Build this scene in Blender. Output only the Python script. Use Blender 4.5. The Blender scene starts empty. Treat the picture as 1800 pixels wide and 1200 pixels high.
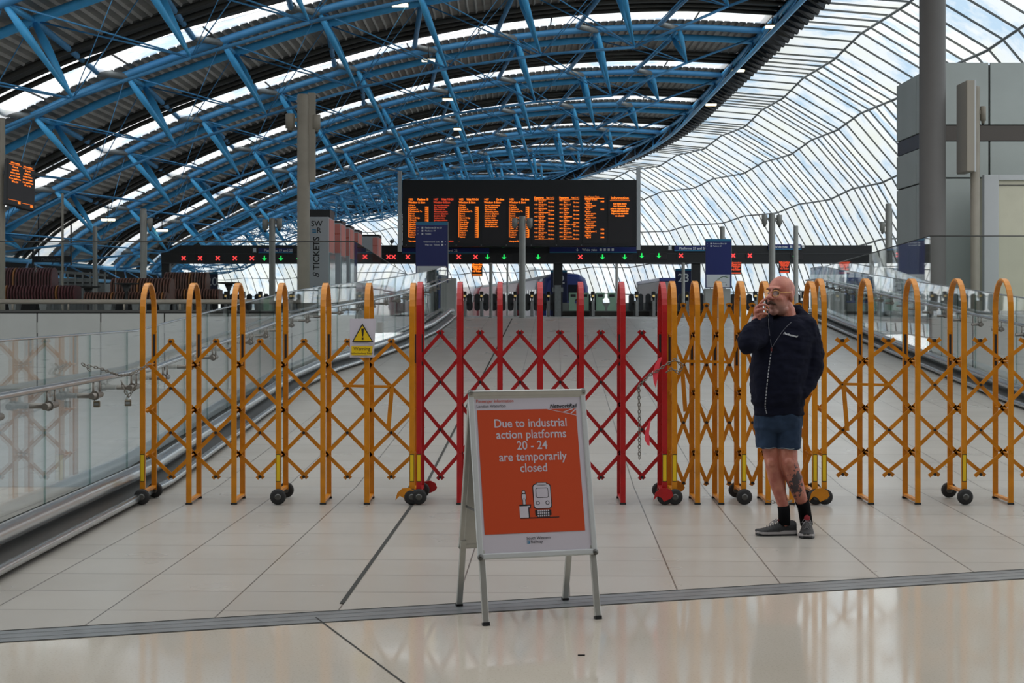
import bpy, bmesh, math, random
from mathutils import Vector, Matrix, noise
from mathutils.bvhtree import BVHTree
random.seed(7)
S = bpy.context.scene
COL = S.collection
F = 2800.0; CAMZ = 1.62; HY = 532.0
# ---------------------------------------------------------------- camera
cam = bpy.data.cameras.new('camera'); camo = bpy.data.objects.new('camera', cam); COL.objects.link(camo)
cam.lens = 56; cam.sensor_width = 36; cam.shift_y = -(600-HY)/1800; cam.clip_start = 0.1; cam.clip_end = 2000
camo.location = (0, 0, CAMZ); camo.rotation_euler = (math.pi/2, 0, 0)
S.camera = camo
# ---------------------------------------------------------------- world: bright overcast sky with soft clouds
W = bpy.data.worlds.new('sky'); S.world = W; W.use_nodes = True
nt = W.node_tree; nt.nodes.clear()
def N(nt, t, **k):
    n = nt.nodes.new(t)
    for a, v in k.items():
        if a.startswith('i_'):
            n.inputs[a[2:].replace('_', ' ')].default_value = v
        else: setattr(n, a, v)
    return n
def ramp(nt, stops, interp='LINEAR'):
    r = nt.nodes.new('ShaderNodeValToRGB'); r.color_ramp.interpolation = interp
    e = r.color_ramp.elements
    while len(e) < len(stops): e.new(0.5)
    for i, (p, c) in enumerate(stops):
        e[i].position = p; e[i].color = (c[0], c[1], c[2], 1) if isinstance(c, (tuple, list)) else (c, c, c, 1)
    return r
tc = N(nt, 'ShaderNodeTexCoord'); nz = N(nt, 'ShaderNodeTexNoise', i_Scale=4.0, i_Detail=5.0, i_Roughness=.6)
L = nt.links.new
L(tc.outputs['Generated'], nz.inputs['Vector'])
cr = ramp(nt, [(.32, (.84, .89, .94)), (.62, (1, .995, .98))]); L(nz.outputs['Fac'], cr.inputs['Fac'])
bg = N(nt, 'ShaderNodeBackground', i_Strength=1.0); L(cr.outputs['Color'], bg.inputs['Color'])
wo = N(nt, 'ShaderNodeOutputWorld'); L(bg.outputs[0], wo.inputs[0])
W.node_tree.nodes['Background'].inputs['Strength'].default_value = 1.8
# ---------------------------------------------------------------- exposure
S.view_settings.view_transform = 'Standard'; S.view_settings.look = 'None'
S.view_settings.exposure = 0.0; S.view_settings.gamma = 1.0; S.view_settings.use_curve_mapping = False
cy = S.cycles
cy.max_bounces = 8; cy.diffuse_bounces = 4; cy.glossy_bounces = 4; cy.transmission_bounces = 6; cy.transparent_max_bounces = 24
cy.use_denoising = True; cy.caustics_reflective = False; cy.caustics_refractive = False; cy.sample_clamp_indirect = 6
# ================================================================= helpers
def lin(c):
    c = c/255
    return c/12.92 if c <= .04045 else ((c+.055)/1.055)**2.4
def rgb(r, g, b): return (lin(r), lin(g), lin(b), 1)
MATS = {}
def pm(name, col, rough=.5, metal=0.0, emit=None, estr=1.0, noise_amt=0.0, noise_scale=20, bump=0.0, bump_scale=60, coat=0, spec=None, rough_var=0):
    m = bpy.data.materials.new(name); m.use_nodes = True; t = m.node_tree; b = t.nodes['Principled BSDF']
    b.inputs['Base Color'].default_value = col; b.inputs['Roughness'].default_value = rough; b.inputs['Metallic'].default_value = metal
    if coat: b.inputs['Coat Weight'].default_value = coat; b.inputs['Coat Roughness'].default_value = .15
    if spec is not None: b.inputs['Specular IOR Level'].default_value = spec
    if emit: b.inputs['Emission Color'].default_value = emit; b.inputs['Emission Strength'].default_value = estr
    if noise_amt or bump or rough_var:
        c = N(t, 'ShaderNodeTexCoord')
        if noise_amt:
            n = N(t, 'ShaderNodeTexNoise', i_Scale=noise_scale, i_Detail=4.0); t.links.new(c.outputs['Object'], n.inputs['Vector'])
            k = 1-noise_amt; k2 = 1+noise_amt*.6
            r = ramp(t, [(.3, (col[0]*k, col[1]*k, col[2]*k)), (.7, (min(1, col[0]*k2), min(1, col[1]*k2), min(1, col[2]*k2)))])
            t.links.new(n.outputs['Fac'], r.inputs['Fac']); t.links.new(r.outputs['Color'], b.inputs['Base Color'])
        if rough_var:
            n = N(t, 'ShaderNodeTexNoise', i_Scale=noise_scale*.7, i_Detail=5.0); t.links.new(c.outputs['Object'], n.inputs['Vector'])
            r = ramp(t, [(.35, max(0, rough-rough_var)), (.65, min(1, rough+rough_var))]); t.links.new(n.outputs['Fac'], r.inputs['Fac']); t.links.new(r.outputs['Color'], b.inputs['Roughness'])
        if bump:
            n = N(t, 'ShaderNodeTexNoise', i_Scale=bump_scale, i_Detail=3.0); t.links.new(c.outputs['Object'], n.inputs['Vector'])
            bp = N(t, 'ShaderNodeBump', i_Strength=bump, i_Distance=.01); t.links.new(n.outputs['Fac'], bp.inputs['Height']); t.links.new(bp.outputs[0], b.inputs['Normal'])
    MATS[name] = m
    return m
class MB:
    """collects shapes; build() links them as one mesh object"""
    def __init__(s): s.v = []; s.f = []; s.m = []; s.mi = 0; s.sm = []; s.smooth = False
    def add(s, vs, fs, smooth=None):
        o = len(s.v); s.v += [Vector(v) for v in vs]; s.f += [tuple(i+o for i in f) for f in fs]
        s.m += [s.mi]*len(fs); s.sm += [s.smooth if smooth is None else smooth]*len(fs)
        return s
    def mat(s, i): s.mi = i; return s
    def box(s, c, sz, R=None, bev=0):
        x, y, z = sz[0]/2, sz[1]/2, sz[2]/2; c = Vector(c)
        if bev:
            b = min(bev, x*.9, y*.9, z*.9); vs = []; 
            bm = bmesh.new(); bmesh.ops.create_cube(bm, size=1)
            for v in bm.verts: v.co = Vector((v.co.x*2*x, v.co.y*2*y, v.co.z*2*z))
            bmesh.ops.bevel(bm, geom=bm.edges[:], offset=b, segments=2, affect='EDGES', profile=.5)
            bm.verts.index_update()
            vs = [v.co.copy() for v in bm.verts]; fs = [[v.index for v in f.verts] for f in bm.faces]; bm.free()
        else:
            vs = [Vector((a*x, b_*y, d*z)) for a in (-1, 1) for b_ in (-1, 1) for d in (-1, 1)]
            fs = [(0, 1, 3, 2), (4, 6, 7, 5), (0, 4, 5, 1), (2, 3, 7, 6), (0, 2, 6, 4), (1, 5, 7, 3)]
        if R is not None: vs = [R @ v for v in vs]
        return s.add([v+c for v in vs], fs)
    def b2(s, x0, x1, y0, y1, z0, z1, bev=0): return s.box(((x0+x1)/2, (y0+y1)/2, (z0+z1)/2), (abs(x1-x0), abs(y1-y0), abs(z1-z0)), bev=bev)
    def bar(s, p, q, w, h, up=(0, 0, 1)):
        """rectangular bar from p to q; w across, h along up"""
        p = Vector(p); q = Vector(q); d = q-p; l = d.length; d.normalize(); up = Vector(up)
        a = d.cross(up)
        if a.length < 1e-4: a = d.cross(Vector((1, 0, 0)))
        a.normalize(); b = a.cross(d)
        R = Matrix((a, d, b)).transposed()
        return s.box((p+q)/2, (w, l, h), R)
    def tube(s, pts, r, n=8, caps=True, closed=False):
        """smooth tube along pts; r number or list"""
        pts = [Vector(p) for p in pts]; k = len(pts); rs = r if isinstance(r, (list, tuple)) else [r]*k
        vs = []; prev = None
        for i, p in enumerate(pts):
            if closed: d = (pts[(i+1) % k]-pts[i-1])
            else: d = pts[min(i+1, k-1)]-pts[max(i-1, 0)]
            d.normalize()
            if prev is None:
                a = d.cross(Vector((0, 0, 1)))
                if a.length < 1e-3: a = d.cross(Vector((1, 0, 0)))
            else: a = prev-d*prev.dot(d)
            a.normalize(); prev = a; b = d.cross(a)
            for j in range(n):
                t = 2*math.pi*j/n; vs.append(p+(a*math.cos(t)+b*math.sin(t))*rs[i])
        fs = []
        for i in range(k if closed else k-1):
            i2 = (i+1) % k
            for j in range(n): fs.append((i*n+j, i*n+(j+1) % n, i2*n+(j+1) % n, i2*n+j))
        s.add(vs, fs, True)
        if caps and not closed:
            o = len(s.v)-len(vs)
            s.f += [tuple(o+j for j in range(n))[::-1], tuple(o+(k-1)*n+j for j in range(n))]; s.m += [s.mi]*2; s.sm += [False]*2
        return s
    def cyl(s, p, q, r, n=16): return s.tube([p, q], r, n)
    def lathe(s, prof, c=(0, 0, 0), axis='Z', n=20):
        """prof [(r, h)]"""
        vs = []; c = Vector(c)
        for r, h in prof:
            for j in range(n):
                t = 2*math.pi*j/n; x, y = r*math.cos(t), r*math.sin(t)
                vs.append(c+(Vector((x, y, h)) if axis == 'Z' else Vector((h, x, y)) if axis == 'X' else Vector((x, h, y))))
        k = len(prof)
        fs = [(i*n+j, i*n+(j+1) % n, (i+1)*n+(j+1) % n, (i+1)*n+j) for i in range(k-1) for j in range(n)]
        s.add(vs, fs, True)
        o = len(s.v)-len(vs)
        s.f += [tuple(o+j for j in range(n))[::-1], tuple(o+(k-1)*n+j for j in range(n))]; s.m += [s.mi]*2; s.sm += [False]*2
        return s
    def prism(s, poly, d, M=None):
        """poly in local XZ plane (y=0), extruded to y=d; M maps to world"""
        n = len(poly); vs = [Vector((x, 0, z)) for x, z in poly]+[Vector((x, d, z)) for x, z in poly]
        fs = [tuple(range(n)), tuple(range(2*n-1, n-1, -1))]+[(i, i+n, (i+1) % n+n, (i+1) % n) for i in range(n)]
        if M is not None: vs = [M @ v for v in vs]
        return s.add(vs, fs)
    def grid(s, rows, smooth=True, closed_u=False):
        """rows: list of equal-length point lists"""
        n = len(rows[0]); vs = [p for r in rows for p in r]; fs = []
        for i in range(len(rows)-1):
            for j in range(n if closed_u else n-1):
                j2 = (j+1) % n; fs.append((i*n+j, i*n+j2, (i+1)*n+j2, (i+1)*n+j))
        return s.add(vs, fs, smooth)
    def text(s, t, M, size=1.0, align='CENTER', bold=0.0, depth=0.0, italic=0.0, space=1.0, sx=1.0):
        vs, fs = text_geo(t, size, align, bold, depth, italic, space)
        return s.add([M @ Vector((v.x*sx, -v.z, v.y)) for v in vs], fs, False)
    def build(s, name, mats, parent=None, loc=None, M=None):
        me = bpy.data.meshes.new(name); org = Vector((0, 0, 0))
        if parent is not None and loc is None: org = parent_world(parent)
        elif loc is not None: org = Vector(loc)
        me.from_pydata([v-org for v in s.v], [], s.f)
        for m in (mats if isinstance(mats, (list, tuple)) else [mats]): me.materials.append(m)
        me.polygons.foreach_set('material_index', s.m); me.polygons.foreach_set('use_smooth', s.sm); me.update()
        o = bpy.data.objects.new(name, me); COL.objects.link(o)
        if parent is not None: o.parent = parent
        elif loc is not None: o.location = loc
        return o
def parent_world(p):
    v = Vector((0, 0, 0))
    while p is not None: v = v+Vector(p.location); p = p.parent
    return v
TC = {}
def text_geo(t, size, align, bold, depth, italic, space=1.0):
    k = (t, align, bold, depth, italic, space, size if depth else 0)
    if k not in TC:
        c = bpy.data.curves.new('t', 'FONT'); c.body = t; c.size = 1; c.align_x = align; c.offset = bold; c.shear = italic; c.space_character = space
        c.resolution_u = 3; c.extrude = depth/size if depth else 0
        o = bpy.data.objects.new('t', c); COL.objects.link(o)
        dg = bpy.context.evaluated_depsgraph_get(); me = bpy.data.meshes.new_from_object(o.evaluated_get(dg))
        TC[k] = ([v.co.copy() for v in me.vertices], [tuple(p.vertices) for p in me.polygons])
        bpy.data.objects.remove(o); bpy.data.curves.remove(c); bpy.data.meshes.remove(me)
    vs, fs = TC[k]
    return [v*size for v in vs], fs
def face_cam(x, y, z, yaw=0.0, pitch=0.0):
    """matrix: local XZ plane, outward normal -Y, at a world point"""
    return Matrix.Translation((x, y, z)) @ Matrix.Rotation(yaw, 4, 'Z') @ Matrix.Rotation(pitch, 4, 'X')
def tag(o, label=None, cat=None, group=None, kind=None):
    if label: o['label'] = label
    if cat: o['category'] = cat
    if group: o['group'] = group
    if kind: o['kind'] = kind
    return o
def empty(name, loc, label=None, cat=None, group=None):
    o = bpy.data.objects.new(name, None); COL.objects.link(o); o.location = loc; o.empty_display_size = .2
    return tag(o, label, cat, group)
def kids(o): return [c for c in COL.objects if c.parent == o]
def copy_tree(o, parent=None, ch=None):
    if ch is None:
        ch = {}
        for q in COL.objects:
            if q.parent: ch.setdefault(q.parent.name, []).append(q)
    c = o.copy(); COL.objects.link(c); c.parent = parent
    for k in ch.get(o.name, []): copy_tree(k, c, ch)
    return c
def struct(o): o['kind'] = 'structure'; return o
def px(x, y, d): return Vector(((x-900)*d/F, d, CAMZ-(y-HY)*d/F))
# ================================================================= materials
BLUE = pm('blue_steel_paint', rgb(84, 186, 244), .38, noise_amt=.12, noise_scale=3)
BLUE2 = pm('blue_steel_dull', rgb(76, 146, 196), .5, noise_amt=.1, noise_scale=3)
GALV = pm('galvanised_steel', rgb(128, 132, 132), .5, .3, noise_amt=.15, noise_scale=8)
STEEL = pm('brushed_stainless', rgb(196, 200, 202), .27, 1.0)
BRKT = pm('bracket_steel', rgb(128, 124, 118), .45, .7)
STEELD = pm('dark_stainless', rgb(92, 92, 90), .4, .8)
POLE = pm('pole_paint_grey', rgb(150, 150, 145), .5, .2, noise_amt=.08, noise_scale=5)
POLEB = pm('pole_paint_brown_grey', rgb(140, 134, 122), .55, .1, noise_amt=.1, noise_scale=4)
BLACK = pm('black_metal', rgb(20, 21, 24), .5)
RUBBER = pm('black_rubber', rgb(24, 24, 25), .7)
YEL = pm('yellow_barrier_paint', rgb(192, 121, 12), .35, noise_amt=.16, noise_scale=9, bump=.15, bump_scale=120, rough_var=.1)
RED = pm('red_barrier_paint', rgb(162, 18, 22), .35, noise_amt=.15, noise_scale=9, bump=.15, bump_scale=120, rough_var=.1)
YSTICK = pm('yellow_reflective_tape', rgb(214, 178, 20), .4)
WHITEP = pm('white_panel', rgb(182, 186, 188), .5)
PAPER = pm('white_paper', rgb(190, 185, 196), .6)
ALU = pm('anodised_aluminium', rgb(176, 176, 172), .38, .55, noise_amt=.05)
CREAM = pm('cream_panel', rgb(196, 194, 174), .6, noise_amt=.05, noise_scale=3)
GREYP = pm('grey_wall_panel', rgb(172, 174, 170), .6, noise_amt=.06, noise_scale=2, bump=.05, bump_scale=30)
GREYB = pm('grey_kiosk_panel', rgb(168, 176, 174), .55, noise_amt=.05, noise_scale=1.5)
BAND = pm('brown_grey_band', rgb(82, 76, 72), .6)
NAVY = pm('navy_sign_face', rgb(14, 32, 104), .45)
NAVYD = pm('navy_blue_banner', rgb(12, 26, 72), .5)
TEAL = pm('teal_sign_top', rgb(34, 120, 160), .45)
WHITE = pm('white_lettering', rgb(225, 228, 232), .5)
DARK = pm('dark_void', rgb(24, 24, 25), .8)
ORANGE = pm('orange_poster', rgb(188, 62, 8), .55)
ELED = pm('amber_led', rgb(60, 20, 5), .6, emit=(1.0, .20, .015, 1), estr=1.45)
ELED2 = pm('amber_led_dim', rgb(50, 16, 5), .6, emit=(1.0, .09, .03, 1), estr=.75)
ERED = pm('red_led', rgb(60, 5, 5), .6, emit=(1.0, .06, .06, 1), estr=1.3)
EGRN = pm('green_led', rgb(5, 60, 15), .6, emit=(.02, 1.0, .16, 1), estr=.9)
EWARM = pm('lamp_glow', rgb(240, 220, 170), .6, emit=(1.0, .87, .55, 1), estr=3.0)
SCREEN = pm('led_screen_black', rgb(28, 24, 28), .45)
WOOD = pm('bench_slat_wood', rgb(92, 54, 40), .5, noise_amt=.35, noise_scale=6)
WOODR = pm('bench_slat_maroon', rgb(78, 28, 34), .5, noise_amt=.3, noise_scale=6)
WOODO = pm('bench_slat_orange', rgb(140, 88, 36), .5)
# floors
def floor_mat(name, base, rough, tile=None, speck=.0, joints=(), origin=(0, 0), ang=0.0):
    m = bpy.data.materials.new(name); m.use_nodes = True; t = m.node_tree; b = t.nodes['Principled BSDF']; K = t.links.new
    c = N(t, 'ShaderNodeTexCoord')
    mp = N(t, 'ShaderNodeMapping'); mp.inputs['Rotation'].default_value = (0, 0, ang); mp.inputs['Location'].default_value = (origin[0], origin[1], 0)
    K(c.outputs['Object'], mp.inputs['Vector'])
    n1 = N(t, 'ShaderNodeTexNoise', i_Scale=90.0, i_Detail=3.0, i_Roughness=.7); K(c.outputs['Object'], n1.inputs['Vector'])
    n2 = N(t, 'ShaderNodeTexNoise', i_Scale=.9, i_Detail=3.0); K(c.outputs['Object'], n2.inputs['Vector'])
    k = 1-speck
    r1 = ramp(t, [(.25, (base[0]*k, base[1]*k*.98, base[2]*k*.96)), (.45, base[:3]), (.62, base[:3]), (.75, tuple(min(1, q*(1+speck*.5)) for q in base[:3]))]); K(n1.outputs['Fac'], r1.inputs['Fac'])
    mx = N(t, 'ShaderNodeMix', data_type='RGBA', blend_type='MULTIPLY'); mx.inputs[0].default_value = .35
    r2 = ramp(t, [(.3, (.78, .76, .73)), (.7, (1, 1, 1))]); K(n2.outputs['Fac'], r2.inputs['Fac'])
    K(r1.outputs['Color'], mx.inputs[6]); K(r2.outputs['Color'], mx.inputs[7])
    col = mx.outputs[2]
    if tile:
        br = N(t, 'ShaderNodeTexBrick', offset=0.0, squash=1.0)
        br.inputs['Scale'].default_value = 1; br.inputs['Brick Width'].default_value = tile[0]; br.inputs['Row Height'].default_value = tile[1]
        br.inputs['Mortar Size'].default_value = .005; br.inputs['Mortar Smooth'].default_value = .2
        br.inputs['Color1'].default_value = (1, 1, 1, 1); br.inputs['Color2'].default_value = (.93, .93, .93, 1); br.inputs['Mortar'].default_value = (.30, .29, .28, 1)
        K(mp.outputs[0], br.inputs['Vector'])
        m2 = N(t, 'ShaderNodeMix', data_type='RGBA', blend_type='MULTIPLY'); m2.inputs[0].default_value = 1
        K(col, m2.inputs[6]); K(br.outputs['Color'], m2.inputs[7]); col = m2.outputs[2]
    K(col, b.inputs['Base Color'])
    n3 = N(t, 'ShaderNodeTexNoise', i_Scale=1.6, i_Detail=2.0); K(c.outputs['Object'], n3.inputs['Vector'])
    r3 = ramp(t, [(.3, max(.02, rough-.03)), (.7, rough+.03)]); K(n3.outputs['Fac'], r3.inputs['Fac']); K(r3.outputs['Color'], b.inputs['Roughness'])
    return m
FL_NEAR = floor_mat('polished_terrazzo', (.50, .455, .385), .085, speck=.3)
FL_RAMP = floor_mat('ramp_stone_tiles', (.37, .35, .315), .30, tile=(.61, .56), speck=.06, origin=(-.075, .06), ang=.0275)
FL_LOW = floor_mat('lower_floor_stone', (.235, .27, .285), .35, tile=(1.2, 1.2), speck=.06)
FL_DECK = pm('deck_floor', rgb(170, 170, 166), .4, noise_amt=.1, noise_scale=2)
# thin architectural glass: straight see-through, tinted, with real mirror reflection at grazing angles
def glass(name, tint, diff=0.0, dcol=(.8, .85, .9), refl=1.0, ior=1.5):
    m = bpy.data.materials.new(name); m.use_nodes = True; t = m.node_tree; t.nodes.clear(); K = t.links.new
    tr = N(t, 'ShaderNodeBsdfTransparent'); tr.inputs[0].default_value = (*tint, 1)
    gl = N(t, 'ShaderNodeBsdfGlossy'); gl.inputs['Roughness'].default_value = .015; gl.inputs['Color'].default_value = (refl, refl, refl, 1)
    lw = N(t, 'ShaderNodeLayerWeight', i_Blend=.5); pw = N(t, 'ShaderNodeMath', operation='POWER'); K(lw.outputs['Facing'], pw.inputs[0]); pw.inputs[1].default_value = 5
    fr = N(t, 'ShaderNodeMath', operation='MULTIPLY_ADD'); K(pw.outputs[0], fr.inputs[0]); fr.inputs[1].default_value = .96; fr.inputs[2].default_value = .035
    mx = N(t, 'ShaderNodeMixShader'); K(fr.outputs[0], mx.inputs[0]); K(tr.outputs[0], mx.inputs[1]); K(gl.outputs[0], mx.inputs[2])
    out = mx
    o = N(t, 'ShaderNodeOutputMaterial')
    if diff:
        c = N(t, 'ShaderNodeTexCoord'); n = N(t, 'ShaderNodeTexNoise', i_Scale=.55, i_Detail=5.0, i_Roughness=.62); K(c.outputs['Object'], n.inputs['Vector'])
        r = ramp(t, [(.36, (dcol[0]*.55, dcol[1]*.74, dcol[2]*.92)), (.5, dcol), (.68, (dcol[0], dcol[1]*.985, dcol[2]*.88))]); K(n.outputs['Fac'], r.inputs['Fac'])
        df = N(t, 'ShaderNodeBsdfTranslucent'); K(r.outputs['Color'], df.inputs['Color'])
        m2 = N(t, 'ShaderNodeMixShader'); m2.inputs[0].default_value = diff; K(mx.outputs[0], m2.inputs[1]); K(df.outputs[0], m2.inputs[2]); out = m2
        r5 = ramp(t, [(.36, (tint[0]*.74, tint[1]*.84, tint[2]*.95)), (.52, tint), (.7, (tint[0], tint[1]*.98, tint[2]*.9))]); K(n.outputs['Fac'], r5.inputs['Fac']); K(r5.outputs['Color'], tr.inputs[0])
    K(out.outputs[0], o.inputs[0])
    return m
GLASS = glass('clear_glass', (.965, .98, .975))
GLASSG = glass('greenish_glass_edge', (.62, .74, .72))
ROOFG2 = glass('dull_roof_glass', (.42, .445, .455), .42, (.78, .82, .84), .5)
ROOFGL = glass('dirty_roof_glass', (.58, .60, .605), .42, (.90, .93, .94), .5)
# ================================================================= floors and ramp
def zr(d):   # floor height along the ramp
    if d <= 14: return 0.0
    if d <= 42: return 1.2*(d-14)/28
    if d <= 44: return 1.2
    if d <= 50: return 1.2-.2*(d-44)/6
    return 1.0
ST0 = (-2.53, 7.87); ST1 = (3.11, 9.69)
sdir = Vector((ST1[0]-ST0[0], ST1[1]-ST0[1], 0)).normalized()
def spt(x, off=0): # point on the drain line at world X
    t = (x-ST0[0])/sdir.x; n = Vector((sdir.y, -sdir.x, 0))
    return Vector((ST0[0], ST0[1], 0))+sdir*t+n*off
b = MB(); a0, a1 = spt(-16, .02), spt(22, .02)
b.add([(-16, -14, 0), (22, -14, 0), a1, a0], [(0, 1, 2, 3)]); struct(b.build('floor_concourse', FL_NEAR))
b = MB(); b.smooth = False
p0, p1, p2, p3 = spt(-16, .30), spt(22, .30), spt(22, 0), spt(-16, 0)
JOINTM = pm('dark_floor_joint', rgb(70, 70, 68), .9, spec=0)
DRAINM = pm('drain_channel_grey', rgb(122, 126, 128), .35, .3, noise_amt=.2, noise_scale=4)
for o0, o1, z in ((.30, .28, .0022), (.28, .02, .0015), (.02, 0, .0022)):
    b.mat(1 if z > .002 else 0); q = [spt(-16, o0), spt(22, o0), spt(22, o1), spt(-16, o1)]
    b.add([(v.x, v.y, z) for v in q], [(0, 1, 2, 3)])
b.mat(1)
for o0 in (.10, .2):
    q = [spt(-16, o0+.004), spt(22, o0+.004), spt(22, o0), spt(-16, o0)]; b.add([(v.x, v.y, .003) for v in q], [(0, 1, 2, 3)])
struct(b.build('trim_1', [DRAINM, JOINTM]))
# thick expansion joint running up the ramp
b = MB(); b.smooth = False
pts = [(x+.0275*(y-8.56), y) for x, y in ((-.917, q) for q in (8.57, 10, 12, 14, 17, 22, 30, 42))]
b.grid([[(x-.012, y, zr(y)+.003), (x+.012, y, zr(y)+.003)] for x, y in pts], smooth=False); struct(b.build('trim_3', JOINTM))
b = MB(); v = (Vector(px(712, 1202, CAMZ*F/(1202-HY)))-Vector(px(555, 1085, CAMZ*F/(1085-HY)))); a = Vector(px(555, 1085, CAMZ*F/(1085-HY))); a.z = 0; v.z = 0; nrm = Vector((v.y, -v.x, 0)).normalized()*.005
b.add([a-nrm, a+nrm, a+v*6+nrm, a+v*6-nrm], [(0, 1, 2, 3)]); b.v = [q+Vector((0, 0, .002)) for q in b.v]; struct(b.build('trim_4', JOINTM))
LB = [(-3.3, 6.0), (-3.3, 9.0), (-3.3, 14), (-3.3, 18), (-3.3, 23), (-3.12, 25.7), (-2.75, 28), (-2.32, 31.5), (-1.98, 36), (-1.85, 40), (-1.8, 44)]
RB = [(7.0, 10), (6.8, 14), (6.75, 17), (6.8, 21), (7.15, 27), (7.4, 31), (7.8, 37), (8.1, 41), (8.25, 44)]
def interp(T, d):
    if d <= T[0][1]: return T[0][0]
    for (x0, y0), (x1, y1) in zip(T, T[1:]):
        if d <= y1: return x0+(x1-x0)*(d-y0)/(y1-y0)
    return T[-1][0]
# flat tiled floor up to d=14, low floor beside the ramp, the ramp itself
b = MB(); e0, e1 = spt(-16, 0), spt(16, 0)
b.add([e0, e1, (16, 14.02, 0), (-16, 14.02, 0)], [(0, 1, 2, 3)])
ds = [14, 15, 17, 20, 23, 25.7, 28, 31.5, 36, 40, 42, 44]
rows = [[(interp(LB, d)-.05, d, zr(d)), (interp(RB, d)+.05, d, zr(d))] for d in ds]
b.grid(rows, smooth=False)
struct(b.build('floor_ramp', FL_RAMP))
b = MB(); b.add([(-30, 14, 0), (-3.3, 14, 0), (-3.3, 23, 0), (-2.2, 31, 0), (-30, 31, 0)], [(0, 1, 2, 3, 4)])
b.add([(6.7, 14, 0), (30, 14, 0), (30, 27.5, 0), (7.0, 27.5, 0)], [(0, 1, 2, 3)])
struct(b.build('floor_lower', FL_LOW))
b = MB() # sides of the ramp
for T, sgn in ((LB, -1), (RB, 1)):
    r = [[(interp(T, d)+sgn*.06, d, -.02), (interp(T, d)+sgn*.06, d, zr(d)-.002)] for d in ds]; b.grid(r, smooth=False)
struct(b.build('trim_2', FL_LOW))
# upper decks (their edge is the grey panelled wall) and the platform concourse beyond the crest
b = MB(); b.b2(-30, -2.45, 30.02, 31.5, 1.05, 1.25); b.add([(-30, 31.5, 1.25), (-2.35, 31.5, 1.25), (-2.0, 36, 1.25), (-1.85, 44, 1.25), (-1.85, 50, 1.25), (-30, 50, 1.25)], [(0, 1, 2, 3, 4, 5)])
struct(b.build('floor_deck_west', FL_DECK))
b = MB(); b.add([(7.2, 27.32, 1.25), (26, 27.32, 1.25), (26, 50, 1.25), (8.35, 50, 1.25), (8.3, 44, 1.25), (7.45, 31, 1.25)], [(0, 1, 2, 3, 4, 5)])
struct(b.build('floor_deck_east', FL_DECK))
b = MB(); b.grid([[(-1.85, 44, 1.2), (8.3, 44, 1.2)], [(-1.85, 50, 1.0), (8.4, 50, 1.0)]], smooth=False)
b.add([(-110, 50, 1.0), (60, 50, 1.0), (60, 76, 1.0), (-110, 76, 1.0)], [(0, 1, 2, 3)])
b.add([(-110, 76, .2), (60, 76, .2), (60, 330, .2), (-110, 330, .2)], [(0, 1, 2, 3)])
struct(b.build('floor_platform', FL_DECK))
# deck edge walls: 1.2 m panels with open dark joints, coping, dark core
def deck_wall(name, x0, x1, y, joint0, top=1.48, zb=0.0):
    b = MB(); b.mat(1); b.b2(x0, x1, y+.03, y+.2, zb, top-.02); b.mat(0)
    x = joint0
    while x > x0: x -= 1.2
    while x < x1:
        xa, xb = max(x+.012, x0), min(x+1.188, x1)
        if xb-xa > .02: b.b2(xa, xb, y, y+.04, zb, top-.06, bev=.004)
        x += 1.2
    b.mat(2); b.b2(x0, x1, y-.02, y+.24, top-.045, top)
    return struct(b.build(name, [GREYP, DARK, STEELD]))
deck_wall('wall_west_deck', -30, -2.9, 30.0, (65-900)*30/F)
deck_wall('wall_east_deck', 7.2, 26, 27.3, 9.1)
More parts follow.
